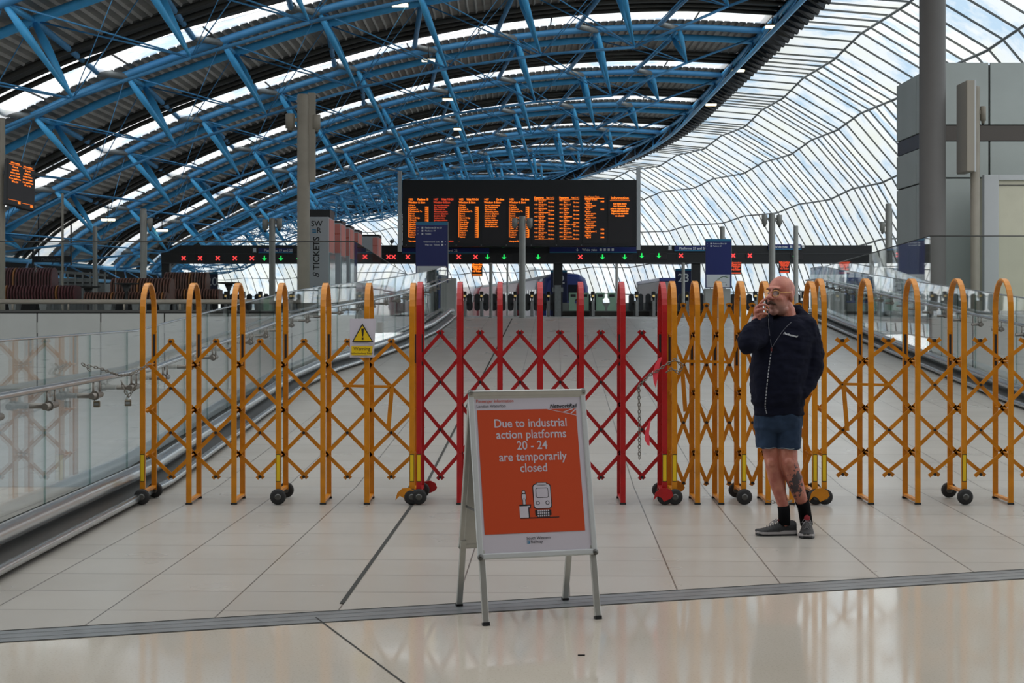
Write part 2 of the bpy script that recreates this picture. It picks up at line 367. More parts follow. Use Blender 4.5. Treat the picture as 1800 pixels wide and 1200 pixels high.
# ---- glass balustrades
def polyline_len(P): return sum((b-a).length for a, b in zip(P, P[1:]))
def along(P, s):
    for a, b in zip(P, P[1:]):
        l = (b-a).length
        if s <= l+1e-6: return a+(b-a)*(s/l), (b-a).normalized()
        s -= l
    return P[-1], (P[-1]-P[-2]).normalized()
def balustrade(T, d0, d1, side, name, label, h=1.37, rail_h=1.04, panel=1.2, start=0.0, brackets=True):
    root = empty(name, (interp(T, d0), d0, zr(d0)), label, 'balustrade')
    dd = [d0]; 
    for x, y in T:
        if d0 < y < d1: dd.append(y)
    dd += [q for q in (14.0, 42.0) if d0 < q < d1]; dd = sorted(set(dd+[d1]))
    fine = []
    for a, c in zip(dd, dd[1:]):
        n = max(1, int((c-a)/1.0)); fine += [a+(c-a)*i/n for i in range(n)]
    fine.append(d1)
    P = [Vector((interp(T, d), d, zr(d))) for d in fine]
    Ltot = polyline_len(P); s = start; up = Vector((0, 0, 1))
    while s < Ltot-.05:
        a, t = along(P, max(s, 0)+.006); c, _ = along(P, min(s+panel, Ltot)-.006)
        n = Vector((t.y, -t.x, 0)).normalized()*.008
        m = MB(); m.add([a-n, a+n, c+n, c-n, a-n+up*h, a+n+up*h, c+n+up*h, c-n+up*h], [(1, 2, 6, 5), (3, 0, 4, 7)]); m.mat(1)
        m.add([a-n+up*h, a+n+up*h, c+n+up*h, c-n+up*h], [(0, 1, 2, 3)]); m.add([a-n, a+n, a+n+up*h, a-n+up*h], [(0, 1, 2, 3)]); m.add([c-n, c+n, c+n+up*h, c-n+up*h], [(0, 1, 2, 3)])
        m.build('glass_panel', [GLASS, GLASSG], root)
        s += panel
    inw = -side   # side -1: ramp lies at +x of this line
    def off(o, z): 
        r = []
        for i, p in enumerate(P):
            t = (P[min(i+1, len(P)-1)]-P[max(i-1, 0)]).normalized(); n = Vector((t.y, -t.x, 0)).normalized()*(1 if side < 0 else -1)
            r.append(p+n*o+up*z)
        return r
    cap = MB(); cap.tube(off(0, h+.006), .011, 6); cap.build('top_edge_strip', STEEL, root)
    r = MB(); r.tube(off(.13, rail_h), .024, 12); r.build('handrail', STEEL, root)
    r = MB(); r.tube(off(.20, rail_h-.012), .006, 6); 
    m = MB(); m.tube(off(.16, .20), .062, 14); m.build('bumper_rail', STEEL, root)
    m = MB(); m.tube(off(.30, .055), .032, 10); m.build('foot_rail', STEEL, root)
    m = MB(); q0, q1, q2 = off(-.02, .03), off(.30, .018), off(.10, .13)
    m.grid([q1, q2, off(0.01, .13)], smooth=False); m.build('base_channel', STEELD, root)
    m = MB(); m.grid([off(-.06, .002), off(-.06, .18)], smooth=False); m.build('outer_channel', STEELD, root)
    proto = None
    if brackets:
        s = .35
        while s < min(Ltot, 32):
            p, t = along(P, s); n = Vector((t.y, -t.x, 0)).normalized()*(1 if side < 0 else -1)
            base = p+n*.13+up*rail_h
            if proto is None:
                m = MB()
                for k in (-.09, .09): m.cyl((0, k, -.02), (0, k, -.115), .009, 8)
                m.cyl((0, -.15, -.125), (0, .13, -.125), .024, 10); m.cyl((0, -.06, -.125), (0, -.04, -.125), .036, 12); m.cyl((-.13, -.05, -.125), (0, -.05, -.125), .02, 8)
                o = m.build('rail_bracket', BRKT); o.parent = root; proto = o
            else: o = proto.copy(); COL.objects.link(o)
            o.location = base-Vector(root.location); o.rotation_euler = (0, 0, math.atan2(-t.x, t.y)); 
            s += 1.2
    return root
balustrade(LB, 7.0, 44, -1, 'glass_balustrade', 'glass balustrade with steel handrail climbing the ramp beside the grey benches wall', start=-.55)
balustrade(RB, 12, 44, 1, 'glass_balustrade', 'glass balustrade with steel handrail along the ramp below the round concrete column')
def deck_glass(P, h, name, label, panel=1.4):
    root = empty(name, P[0], label, 'glass screen'); up = Vector((0, 0, 1)); P = [Vector(p) for p in P]; L_ = polyline_len(P)
    seg = []
    for a, c in zip(P, P[1:]):
        n = max(1, round((c-a).length/panel))
        for i in range(n): seg.append((a+(c-a)*i/n, a+(c-a)*(i+1)/n))
    for a, c in seg:
        t = (c-a).normalized(); a2 = a+t*.006; c2 = c-t*.006; n = Vector((t.y, -t.x, 0))*.008
        m = MB(); m.add([a2-n, a2+n, c2+n, c2-n, a2-n+up*h, a2+n+up*h, c2+n+up*h, c2-n+up*h], [(1, 2, 6, 5), (3, 0, 4, 7), (0, 1, 5, 4), (2, 3, 7, 6)])
        m.build('glass_panel', GLASS, root)
    m = MB(); m.tube([p+up*(h+.008) for p in P], .012, 6); m.build('top_edge_strip', STEELD, root)
    return root
g = deck_glass([(-12, 30.1, 1.25), (-2.98, 30.1, 1.25), (-4.6, 74, 1.25)], 1.52, 'glass_screen', 'clear glass screen around the deck that carries the slatted benches')
m = MB(); m.tube([(-12, 29.98, 1.64), (-2.98, 29.98, 1.64)], .045, 12)
for k in range(9): m.cyl((-11.5+k*1.05, 29.98, 1.48), (-11.5+k*1.05, 29.98, 1.62), .02, 8)
m.build('handrail', POLEB, g)
g = deck_glass([(14, 27.62, 1.25), (7.0+.25, 27.62, 1.25), (10.6, 56, 1.25)], 1.52, 'glass_screen', 'clear glass screen in front of the round column and panelled kiosk')
# ================================================================= train-shed roof
RAD = 150.0; S0 = 78.0
def chain(s):
    """centre line point and heading at arc length s"""
    if s <= S0: return Vector((0, s, 0)), 0.0
    th = (s-S0)/RAD
    return Vector((-RAD*(1-math.cos(th)), S0+RAD*math.sin(th), 0)), th
def RP(s, X, Z):
    c, th = chain(s)
    return Vector((c.x+X*math.cos(th), c.y+X*math.sin(th), Z))
ARC = [(-19.6, 3.3), (-18.2, 4.6), (-15.3, 6.15), (-12.6, 7.5), (-9.8, 8.6), (-6.3, 9.75), (-3.36, 10.5), (0, 11.05), (2.94, 11.33), (5.9, 11.42), (8.95, 11.28)]
# arc-length resampling with a smooth curve
def catmull(P, n=8):
    out = []
    for i in range(len(P)-1):
        p0 = P[max(i-1, 0)]; p1 = P[i]; p2 = P[i+1]; p3 = P[min(i+2, len(P)-1)]
        for k in range(n):
            t = k/n; out.append(tuple(.5*((2*p1[j])+(-p0[j]+p2[j])*t+(2*p0[j]-5*p1[j]+4*p2[j]-p3[j])*t*t+(-p0[j]+3*p1[j]-3*p2[j]+p3[j])*t**3) for j in range(len(p1))))
    out.append(tuple(P[-1])); return out
CUR = catmull(ARC); CL = [0]
for a, b_ in zip(CUR, CUR[1:]): CL.append(CL[-1]+math.hypot(b_[0]-a[0], b_[1]-a[1]))
def arc_at(l):
    l = max(0, min(l, CL[-1]-1e-6))
    for i in range(len(CL)-1):
        if CL[i+1] >= l:
            t = (l-CL[i])/(CL[i+1]-CL[i]); a, c = CUR[i], CUR[i+1]
            x, z = a[0]+(c[0]-a[0])*t, a[1]+(c[1]-a[1])*t; dx, dz = c[0]-a[0], c[1]-a[1]; q = math.hypot(dx, dz)
            return x, z, dx/q, dz/q
TOT = CL[-1]; STEP = 2.9
# node positions phased so that one node sits where the photo shows it
LREF = min((abs(arc_at(q*.05)[0]+11.03), q*.05) for q in range(int(TOT/.05)))[1]
NODES = [LREF+STEP*k for k in range(-12, 14) if .3 < LREF+STEP*k < TOT-.3]; NN = len(NODES)
PITCH = 11.0; ARCH_S = [36.8+PITCH*i for i in range(19)]
SPL = 2.2
def archL(s, l, down=0.0, ds=0.0):
    x, z, dx, dz = arc_at(l)
    return RP(s+ds, x+dz*down, z-dx*down)
ORD = 'first second third fourth fifth sixth seventh eighth ninth tenth eleventh twelfth thirteenth fourteenth fifteenth sixteenth seventeenth eighteenth nineteenth'.split()
near_names = ['closest blue roof arch, cropped by the frame above the slatted benches', 'blue tubular roof arch, second in depth, passing over the grey twin-strip mast',
 'blue tubular roof arch, third in depth, whose crown clears the departure board', 'blue tubular roof arch, fourth in depth, crossing just above the departure board',
 'blue tubular roof arch, fifth in depth behind the departure board', 'blue tubular roof arch, sixth in depth behind the departure board']
for i, s in enumerate(ARCH_S):
    far = i >= 8
    lab = near_names[i] if i < len(near_names) else 'small far blue roof arch, %s in depth, low behind the departure board' % ORD[i]
    root = empty('roof_arch', RP(s, 0, 0), lab, 'roof arch', 'blue steel arches of the train shed')
    nseg = 24 if far else 48
    for nm, ds, r, mt in (('rear_chord', 0, .125, BLUE), ('front_chord', -SPL, .115, BLUE2)):
        m = MB(); m.tube([archL(s, TOT*k/nseg, 0, ds) for k in range(nseg+1)], r, 8 if far else 12)
        m.build(nm, mt, root)
    # web struts: tapered pairs meeting at a lower node; rods tie the lower nodes together
    rods = MB(); lows = []
    for k in range(NN):
        l = NODES[k]
        low = archL(s, min(l+.45, TOT), 2.25 if k not in (0, NN-1) else 1.1, -SPL/2); lows.append(low)
        st = MB()
        for ds in (0, -SPL):
            p = archL(s, l, 0, ds); st.tube([p, p+(low-p)*.3, low], [.065, .105, .025], 6 if far else 8)
        st.tube([archL(s, l, 0, 0), archL(s, l, 0, -SPL)], .07, 6)
        if not far or k % 2 == 0: st.build('strut_pair', BLUE, root)
    rods.tube([archL(s, 0, 0, -SPL/2), lows[0]], .045, 6); rods.tube([archL(s, TOT, 0, -SPL/2), lows[-1]], .045, 6)
    for k in range(NN-1):
        rods.tube([lows[k], lows[k+1]], .045, 6)
        for ds in (0, -SPL):
            rods.tube([archL(s, NODES[k], 0, ds), lows[k+1]], .022, 5)
            rods.tube([archL(s, NODES[k+1], 0, ds), lows[k]], .014, 4)
    rods.build('tie_rods', BLUE2, root)
    # braces reaching on to the next arch's front chord
    if i+1 < len(ARCH_S):
        br = MB()
        for k in range(NN):
            p = archL(s, NODES[k], 0, 0); e = archL(s+PITCH, NODES[k], .05, -SPL); q = e+Vector((-.72, -.5, .06-.0*k))
            br.tube([p, q], .085, 7)
            br.mat(1); br.tube([q, e], .10, 7); br.mat(0)
        br.build('longitudinal_brace', [BLUE2, GALV], root)
# foot and crown edge trusses
def long_beam(name, l, zig, label):
    up = 1 if l > 1 else -1
    ss = []
    q = ARCH_S[0]-8
    while q < ARCH_S[-1]: ss.append(q); q += 2.75
    m = MB(); m.tube([archL(q, l, .0) for q in ss], .10, 8); m.tube([archL(q, (l-.5 if l > 1 else l), .95) for q in ss], .08, 8); struct(m.build('trim_edge_chord', BLUE))
    m = MB()
    for a, (q0, q1) in enumerate(zip(ss, ss[1:])):
        lo = l-.5 if l > 1 else l
        m.tube([archL(q0, l, 0) if a % 2 else archL(q0, lo, .95), archL(q1, lo, .95) if a % 2 else archL(q1, l, 0)], .04, 6)
    struct(m.build('trim_edge_lattice', BLUE2))
long_beam('edge_truss', .0, 1, 'low blue lattice girder joining the arch feet behind the slatted benches')
long_beam('edge_truss', TOT, 1, 'high blue lattice girder along the seam between dark decking and glass')
# black zigzag eaves outside the girder
m = MB()
for s2 in [ARCH_S[0]-8+k*.9 for k in range(220)]:
    a = RP(s2, 9.0, 11.1); c = RP(s2+.45, 9.62, 10.8); d = RP(s2+.9, 9.0, 11.1); m.bar(a, c, .12, .35); m.bar(c, d, .12, .35)
m.tube([RP(ARCH_S[0]-8+k*4, 9.1, 11.45) for k in range(50)], .16, 6); m.tube([RP(ARCH_S[0]-8+k*4, 9.55, 10.95) for k in range(50)], .08, 6)
m.grid([[RP(ARCH_S[0]-8+k*4, 8.95, 11.75), RP(ARCH_S[0]-8+k*4, 9.05, 11.15), RP(ARCH_S[0]-8+k*4, 9.55, 10.98)] for k in range(50)], smooth=False)
struct(m.build('trim_eaves_brackets', BLACK))
# corrugated decking, gutter strips and skylights, bay by bay
DECKM = bpy.data.materials.new('corrugated_deck'); DECKM.use_nodes = True
t = DECKM.node_tree; bb = t.nodes['Principled BSDF']; bb.inputs['Roughness'].default_value = .55; bb.inputs['Metallic'].default_value = .3
c_ = N(t, 'ShaderNodeTexCoord'); n_ = N(t, 'ShaderNodeTexNoise', i_Scale=1.2, i_Detail=4.0); t.links.new(c_.outputs['Object'], n_.inputs['Vector'])
r_ = ramp(t, [(.3, (.27, .25, .225)), (.7, (.40, .375, .335))]); t.links.new(n_.outputs['Fac'], r_.inputs['Fac']); t.links.new(r_.outputs[0], bb.inputs['Base Color'])
SKYL = glass('skylight_glass', (.70, .71, .71), .5, (.97, .98, 1), .3)
GUT = pm('gutter_grey', rgb(72, 70, 66), .6, .2)
def skw(l): # visible width of a skylight strip along the arch
    T = [(0, 2.6), (.30, 2.4), (.42, 1.25), (.5, .75), (.62, .9), (.75, 1.6), (1, 2.0)]; u = max(0, min(1, l/TOT))
    for (a, x), (b_, y) in zip(T, T[1:]):
        if u <= b_: return x+(y-x)*(u-a)/(b_-a)
    return 2.0
def deck_strip(mb, s0, s1, up, corr, l0=0.0, l1=None, pitch=.42, amp=.035):
    l1 = TOT+.25 if l1 is None else l1
    n = int((l1-l0)/(pitch/5)) if corr else 60
    r0, r1 = [], []
    for k in range(n+1):
        l = l0+(l1-l0)*k/n; a = (amp if (k % 5) < 4 else -amp) if corr else 0
        r0.append(archL(s0(l) if callable(s0) else s0, l, -(up+a))); r1.append(archL(s1(l) if callable(s1) else s1, l, -(up+a)))
    mb.grid([r0, r1], smooth=False)
for i in range(-1, len(ARCH_S)-1):
    s = ARCH_S[0]+PITCH*i
    far = i > 9
    m = MB(); deck_strip(m, s-SPL-.25, s+4.3, .22, not far, pitch=.27)
    struct(m.build('ceiling_deck', DECKM))
    m = MB()
    deck_strip(m, s+4.3, lambda l: s+PITCH-SPL-.2-skw(l), .30, False)
    for q, u, r in ((4.4, .1, .08), (5.0, .2, .05), (5.6, .15, .07), (6.35, .14, .08)):
        m.tube([archL(s+q-.2, TOT*k/40, -u) for k in range(41)], r, 6)
    struct(m.build('ceiling_gutter', GUT))
    m = MB(); deck_strip(m, lambda l: s+PITCH-SPL-.25-skw(l), s+PITCH-SPL-.25, .22, False)
    struct(m.build('window_skylight', SKYL))
    m = MB()
    for k in range(1, 12): m.bar(archL(s+PITCH-SPL-.25-skw(TOT*k/12), TOT*k/12, -.2), archL(s+PITCH-SPL-.25, TOT*k/12, -.2), .04, .04)
    struct(m.build('trim_skylight_bars', GUT))
# ---- glazed east side, saw-tooth along the platforms
GP = [(9.9, 11.15), (12.0, 10.75), (14.5, 9.35), (16.5, 7.05), (18.0, 4.65), (19.0, 2.2), (19.4, -.1)]
# fit to the traced seams
GP = [(9.55, 11.12), (12.1, 10.9), (14.5, 9.45), (16.5, 7.1), (17.9, 4.65), (18.7, 2.4), (19.0, .1)]
GBAR = pm('glazing_bar_grey', rgb(104, 106, 104), .6)
def saw(s):
    u = ((s-ARCH_S[0]) % PITCH)/PITCH
    return (u/.72 if u < .72 else (1-u)/.28)
def GPT(s, j, o=0.0):
    x, z = GP[j]; a = saw(s)
    # outward normal roughly radial
    n = Vector((x-2, z+4)).normalized()
    k = .5*(a-.5)+o
    return RP(s, x+n.x*k, z+n.y*k)
cuts = []
i = -1
while ARCH_S[0]+PITCH*i < 236:
    base = ARCH_S[0]+PITCH*i
    cuts += [base+PITCH*.72*k/5 for k in range(5)]+[base+PITCH*(.72+.28*k/3) for k in range(3)]
    i += 1
for i in range(0, len(cuts)-1, 8):
    seg = cuts[i:i+9]
    m = MB(); m.grid([[GPT(s, j) for j in range(len(GP))] for s in seg[:6]], smooth=False); m.mat(1); m.grid([[GPT(s, j) for j in range(len(GP))] for s in seg[5:]], smooth=False)
    struct(m.build('window_roof_glass', [ROOFGL, ROOFG2]))
    m = MB()
    for s in seg[:-1]:
        w = .036 if s < 120 else .05
        for j in range(len(GP)-1): m.bar(GPT(s, j, -.05), GPT(s, j+1, -.05), w, .06)
    struct(m.build('trim_glazing_bars', GBAR))
    m = MB()
    for j in range(len(GP)):
        m.tube([GPT(s, j, -.12) for s in seg], .045, 6)
    struct(m.build('trim_glazing_rails', GALV))
# near part of the glazed side and west wall behind the benches
WALLD = pm('dark_west_wall', rgb(40, 40, 40), .9, spec=0, noise_amt=.2, noise_scale=1)
m = MB(); ss = [30+k*8 for k in range(25)]
m.grid([[RP(s, -20.2, -.1), RP(s, -20.2, 3.4)] for s in ss], smooth=False); struct(m.build('wall_west', WALLD))
# unseen concourse: open beams, solid slab added to cut frontal light, dark back wall
SOF = pm('concourse_beam_grey', rgb(150, 148, 142), .7)
m = MB()
for x0 in range(-40, 41, 8): m.b2(x0, x0+.35, 4, 30, 9.6, 10.0)
for y0 in range(6, 31, 6): m.b2(-40, 40, y0, y0+.3, 9.7, 10.0)
struct(m.build('ceiling_beams', SOF))
m = MB(); m.b2(-40, 40, -14, 4, 7.6, 7.8); struct(m.build('ceiling_light_blocker', SOF))
BACKM = pm('unseen_dark_wall', rgb(96, 94, 90), .6, noise_amt=.3, noise_scale=.5)
m = MB(); m.b2(-40, 40, -14.2, -14, 0, 7.6)  # out of view; made solid, wide and dark to keep glass reflections dark
struct(m.build('wall_back', BACKM))
m = MB(); m.b2(-40, 40, -14, 16, -.25, -.15); struct(m.build('floor_base', FL_LOW))
# ================================================================= expanding trellis barriers
def loop_outline(h, half, r, w, t, n=14):
    """closed hoop seen from the side (YZ): front leg at y=-half, rear leg at y=+half, arch on top; strap w wide (x) and t thick"""
    path = [(-half, 0), (-half, h-r*1.25)]
    for k in range(1, n):
        a = math.pi-math.pi*k/n; path.append((half*math.cos(a), h-r*1.25+r*1.25*math.sin(a)))
    path += [(half, h-r*1.25), (half, 0)]
    return path
def strap(mb, path, w, t):
    """rectangular section swept along a path in the YZ plane"""
    rows = []; n = len(path)
    for i, (y, z) in enumerate(path):
        a = path[max(i-1, 0)]; c = path[min(i+1, n-1)]; d = Vector((c[0]-a[0], c[1]-a[1])); d.normalize(); nn = Vector((-d.y, d.x))*t/2
        rows.append([(-w/2, y+nn.x, z+nn.y), (w/2, y+nn.x, z+nn.y), (w/2, y-nn.x, z-nn.y), (-w/2, y-nn.x, z-nn.y)])
    mb.grid(rows, smooth=False, closed_u=True)
    o = len(mb.v)-len(rows)*4; mb.f += [(o, o+1, o+2, o+3), tuple(len(mb.v)-4+k for k in (3, 2, 1, 0))]; mb.m += [mb.mi]*2; mb.sm += [False]*2
HALF = .205; YB = 13.0
def barrier(xs, paint, label, h, zloop, zmid, wheels=(0, 3, 6), name='trellis_barrier', caps=(), latch=None, ext=0, pad=.009, skew=0.0):
    """xs: loop x positions at YB; zloop: 3 pivots per hoop, zmid: 4 rows of mid pivots"""
    root = empty(name, (xs[0], YB, 0), label, 'barrier')
    org = Vector(root.location); rl = []
    hoop = MB(); strap(hoop, loop_outline(h, HALF, .19, .042, .016), .042, .016)
    strap(hoop, [(-HALF, .03), (HALF, .03)], .036, .02)
    hw = MB(); zb = .0; strap(hw, [(y, max(z, .075)) for y, z in loop_outline(h, HALF, .19, .042, .016)], .042, .016); strap(hw, [(-HALF, .10), (HALF, .10)], .036, .02)
    p_hoop = p_hw = p_wh = p_ft = p_tape = p_pin = p_rod = None
    for i, x in enumerate(xs):
        wheel = i in wheels
        if wheel:
            o = (hw.build('hoop', paint) if p_hw is None else p_hw.copy())
            if p_hw is None: p_hw = o
            else: COL.objects.link(o)
        else:
            o = (hoop.build('hoop', paint) if p_hoop is None else p_hoop.copy())
            if p_hoop is None: p_hoop = o
            else: COL.objects.link(o)
        o.parent = root; o.location = (x-org.x, 0, 0)
        if wheel:
            for sgn in (-1, 1):
                if p_wh is None:
                    m = MB(); m.lathe([(.018, -.022), (.05, -.022), (.062, -.014), (.064, 0), (.062, .014), (.05, .022), (.018, .022)], axis='X', n=24)
                    m.mat(1); m.lathe([(.012, -.026), (.026, -.026), (.026, .026), (.012, .026)], axis='X', n=12)
                    w = m.build('wheel', [RUBBER, STEELD]); p_wh = w
                else: w = p_wh.copy(); COL.objects.link(w)
                w.parent = o; w.location = (.0, sgn*(HALF+.03), .066); w.rotation_euler = (0, 0, math.radians(90 if False else 75+10*((i+sgn) % 3)))
                f = None
            if p_tape is None:
                m = MB(); m.b2(-.014, .014, -HALF-.0115, -HALF-.0085, .19, .40); m.mat(1); m.b2(-.017, .017, -HALF-.0095, -HALF-.008, .185, .405)
                f = m.build('reflective_tape', [YSTICK, BLACK]); p_tape = f
            else: f = p_tape.copy(); COL.objects.link(f)
            f.parent = o; f.location = (0, 0, 0)
        else:
            if p_ft is None:
                m = MB()
                for sgn in (-1, 1): m.box((0, sgn*HALF, .008), (.05, .026, .016), bev=.003)
                f = m.build('rubber_foot', RUBBER); p_ft = f
            else: f = p_ft.copy(); COL.objects.link(f)
            f.parent = o; f.location = (0, 0, 0)
        # dark slot in the rear leg where the lattice slides
        if i % 1 == 0:
            m = MB(); m.b2(-.009, .009, HALF-.0105, HALF-.0085, 1.1, 1.36)
            if i == 0: p_sl = m.build('slide_slot', RUBBER); q = p_sl
            else: q = p_sl.copy(); COL.objects.link(q)
            q.parent = o; q.location = (0, 0, 0)
    for i in range(len(xs)-1+ext):
        xa = xs[i]; xb = xs[i+1] if i+1 < len(xs) else xs[i]+(xs[i]-xs[i-1]); xm = (xa+xb)/2; dx = (xb-xa)
        def lat(p, q, lay):
            m = MB(); y = YB+(-.018 if lay else .018)
            P = Vector((p[0], y, p[1])); Q = Vector((q[0], y, q[1])); d = (Q-P).normalized()
            m.bar(P-d*.022, Q+d*.022, .008, .030, up=Vector((-d.z, 0, d.x)))
            return m
        bars = []
        # full crossing bars
        for k in range(3):
            if k < 2: bars += [((xa, zloop[k]), (xb, zloop[k+1]), 0), ((xb, zloop[k]), (xa, zloop[k+1]), 1)]
        bars += [((xa, zloop[0]), (xm+pad, zmid[0]), 1), ((xb, zloop[0]), (xm-pad, zmid[0]), 0), ((xa, zloop[2]), (xm+pad, zmid[3]), 0), ((xb, zloop[2]), (xm-pad, zmid[3]), 1)]
        for p, q, lay in bars: lat(p, q, lay).build('lattice_bar', paint, root)
        for z in zmid:
            if p_pin is None: p_pin = q = MB().cyl((0, -.034, 0), (0, .034, 0), .012, 10).build('pivot_pin', RUBBER)
            else: q = p_pin.copy(); COL.objects.link(q)
            q.parent = root; q.location = (xm-org.x, 0, z)
    for x in xs:
        for z in zloop:
            if p_rod is None: p_rod = q = MB().cyl((0, -HALF, 0), (0, HALF, 0), .008, 8).build('pivot_rod', paint)
            else: q = p_rod.copy(); COL.objects.link(q)
            q.parent = root; q.location = (x-org.x, 0, z)
    for (cx, mat_, yo) in caps:   # curved guard plate over an end wheel
        m = MB(); poly = [(-.085, .04), (-.07, .10), (-.03, .135), (.02, .14), (.06, .12), (.075, .08), (.055, .055), (.02, .04), (.0, .03), (-.02, .06), (-.05, .075)]
        m.prism(poly, .012, Matrix.Translation((cx, YB+yo, 0))); m.build('wheel_guard', mat_, root)
    if latch:
        x0, x1, z0, z1, flip = latch
        m = MB(); m.bar((x0, YB-.06, z0), (x1, YB-.06, z0-.008), .012, .022); m.build('latch_arm', paint, root)
        m = MB(); m.bar((flip, YB-.06, z0-.01), (flip-.03 if flip > (x0+x1)/2 else flip+.03, YB-.06, z1), .012, .034); m.build('drop_latch', paint, root)
    return root
def X13(p): return (p-900)*YB/F
def Z13(y): return CAMZ-(y-HY)*YB/F
ZY = ([Z13(641), Z13(720), Z13(798)], [Z13(600), Z13(682), Z13(760), Z13(837)])
barrier([X13(p) for p in (261, 341, 419, 496, 573, 649, 727)], YEL, 'extended yellow trellis barrier with a warning notice, padlocked beside the glass balustrade', 1.775, *ZY,
        caps=((X13(727)-.045, YEL, -HALF-.05),), latch=(X13(604), X13(688), Z13(677), Z13(755), X13(690)))
barrier([X13(p) for p in (739, 809, 879, 949, 1020, 1092, 1164)], RED, 'red trellis barrier standing behind the orange notice board', 1.785,
        [Z13(627), Z13(711), Z13(796)], [Z13(585), Z13(671), Z13(754), Z13(838)], caps=((X13(1164)-.01, RED, -HALF-.06), (X13(739)+.05, RED, HALF+.05)))
barrier([X13(p) for p in (1181, 1221, 1262, 1301, 1343, 1384, 1424)], YEL, 'partly folded yellow trellis barrier behind the man on the phone', 1.79,
        [Z13(588), Z13(690), Z13(796)], [Z13(537), Z13(641), Z13(742), Z13(848)], caps=((X13(1424)+.03, YEL, -HALF-.07), (X13(1181)+.06, YEL, HALF+.05)), pad=.004,
        latch=(X13(1195), X13(1278), Z13(634), Z13(722), X13(1197)))
barrier([X13(p) for p in (1440, 1521, 1602, 1682, 1763)], YEL, 'extended yellow trellis barrier reaching out of frame towards the round column', 1.81,
        [Z13(634), Z13(717), Z13(794)], [Z13(598), Z13(676), Z13(755), Z13(833)], wheels=(0, 3), ext=1, pad=.03, latch=(X13(1480), X13(1564), Z13(674), Z13(756), X13(1480)))
# warning notice taped to the sixth hoop of the first barrier
root = empty('warning_notice', (X13(643), YB-.23, Z13(595)), 'laminated white warning notice with a yellow triangle taped to the yellow barrier', 'sign')
yy = YB-HALF-.025; M = lambda x, y, o=0: Vector((X13(x), yy-o, CAMZ-(y-HY)*yy/F))
def quad(mb, a, b_, c, d): mb.add([a, b_, c, d], [(0, 1, 2, 3)])
m = MB(); rr = []
for k in range(9):
    t = k/8; x = 620+45*t; bend = .012*math.sin(t*math.pi*1.2)
    rr.append([M(x, 560, bend), M(x-(0 if k < 7 else (k-6)*2.0), 628, bend*.5-(.02 if k > 6 else 0))])
m.grid(rr); m.build('paper_sheet', PAPER, root)
m = MB(); o = .016
m.mat(0); m.add([M(642, 568, o), M(661, 601, o), M(624, 601, o)], [(0, 1, 2)])
m.mat(1); m.add([M(642, 572, o+.001), M(658, 599, o+.001), M(627, 599, o+.001)], [(0, 1, 2)])
m.mat(0); quad(m, M(640, 577, o+.002), M(645, 577, o+.002), M(643.6, 591, o+.002), M(641.4, 591, o+.002)); quad(m, M(640.8, 593, o+.002), M(644, 593, o+.002), M(644, 597, o+.002), M(640.8, 597, o+.002))
m.mat(1); quad(m, M(623, 608, o), M(660, 608, o), M(658, 624, o), M(623, 624, o))
m.mat(0); m.text('Warning', Matrix.Translation(M(641, 615.5, o+.001)), .038); m.text('Inductionloop fitted', Matrix.Translation(M(641, 622, o+.001)), .022)
m.build('printed_symbol', [BLACK, YSTICK], root)
# chain and red tape between the red and the folded yellow barrier
def chain_mesh(P, r=.012, w=.004, pitch=.028):
    m = MB(); P = [Vector(p) for p in P]; L_ = polyline_len(P); s = 0; i = 0
    while s < L_:
        p, t = along(P, s); a = t.cross(Vector((0, 1, 0)) if i % 2 else Vector((.3, .2, 1)))
        if a.length < .1: a = t.cross(Vector((1, 0, 0)))
        a.normalize(); pts = []
        for k in range(8):
            q = 2*math.pi*k/8; pts.append(p+t*math.cos(q)*r*1.5+a*math.sin(q)*r*.8)
        m.tube(pts, w, 4, closed=True); s += pitch; i += 1
    return m
CH = pm('steel_chain', rgb(120, 116, 108), .4, .8)
q = lambda x, y, d=12.7: px(x, y, d)
tag(chain_mesh([q(1123, 680), q(1124, 740), q(1124, 808)]).build('hanging_chain', CH), 'short steel chain hanging straight down from the red barrier lattice', 'chain')
tag(chain_mesh([q(1122, 680), q(1140, 660), q(1158, 650), q(1172, 640), q(1186, 632), q(1200, 642), q(1194, 655), q(1180, 648), q(1170, 655)]).build('joining_chain', CH), 'steel chain looped between the red barrier and the folded yellow barrier', 'chain')
TAPE = pm('red_white_tape', rgb(214, 60, 74), .5)
m = MB(); m.grid([[q(1158, 629), q(1164, 627)], [q(1152, 640), q(1160, 641)], [q(1147, 655), q(1156, 662)], [q(1149, 672), q(1153, 682)]]); tag(m.build('tape_shred', TAPE), 'torn red tape shred tied high on the red barrier', 'tape')
m = MB(); m.grid([[q(1141, 740), q(1144, 738)], [q(1134, 758), q(1141, 760)], [q(1133, 772), q(1142, 775)], [q(1138, 782), q(1142, 783)]]); tag(m.build('tape_shred', TAPE), 'torn red and white tape shred tied low on the red barrier', 'tape')
tag(chain_mesh([q(1352, 880, 11.9), q(1366, 884, 11.9), q(1380, 884, 11.9), q(1392, 880, 12.2)], w=.003).build('ankle_chain', CH), 'thin chain on the floor just behind the man, under the folded barrier', 'chain')
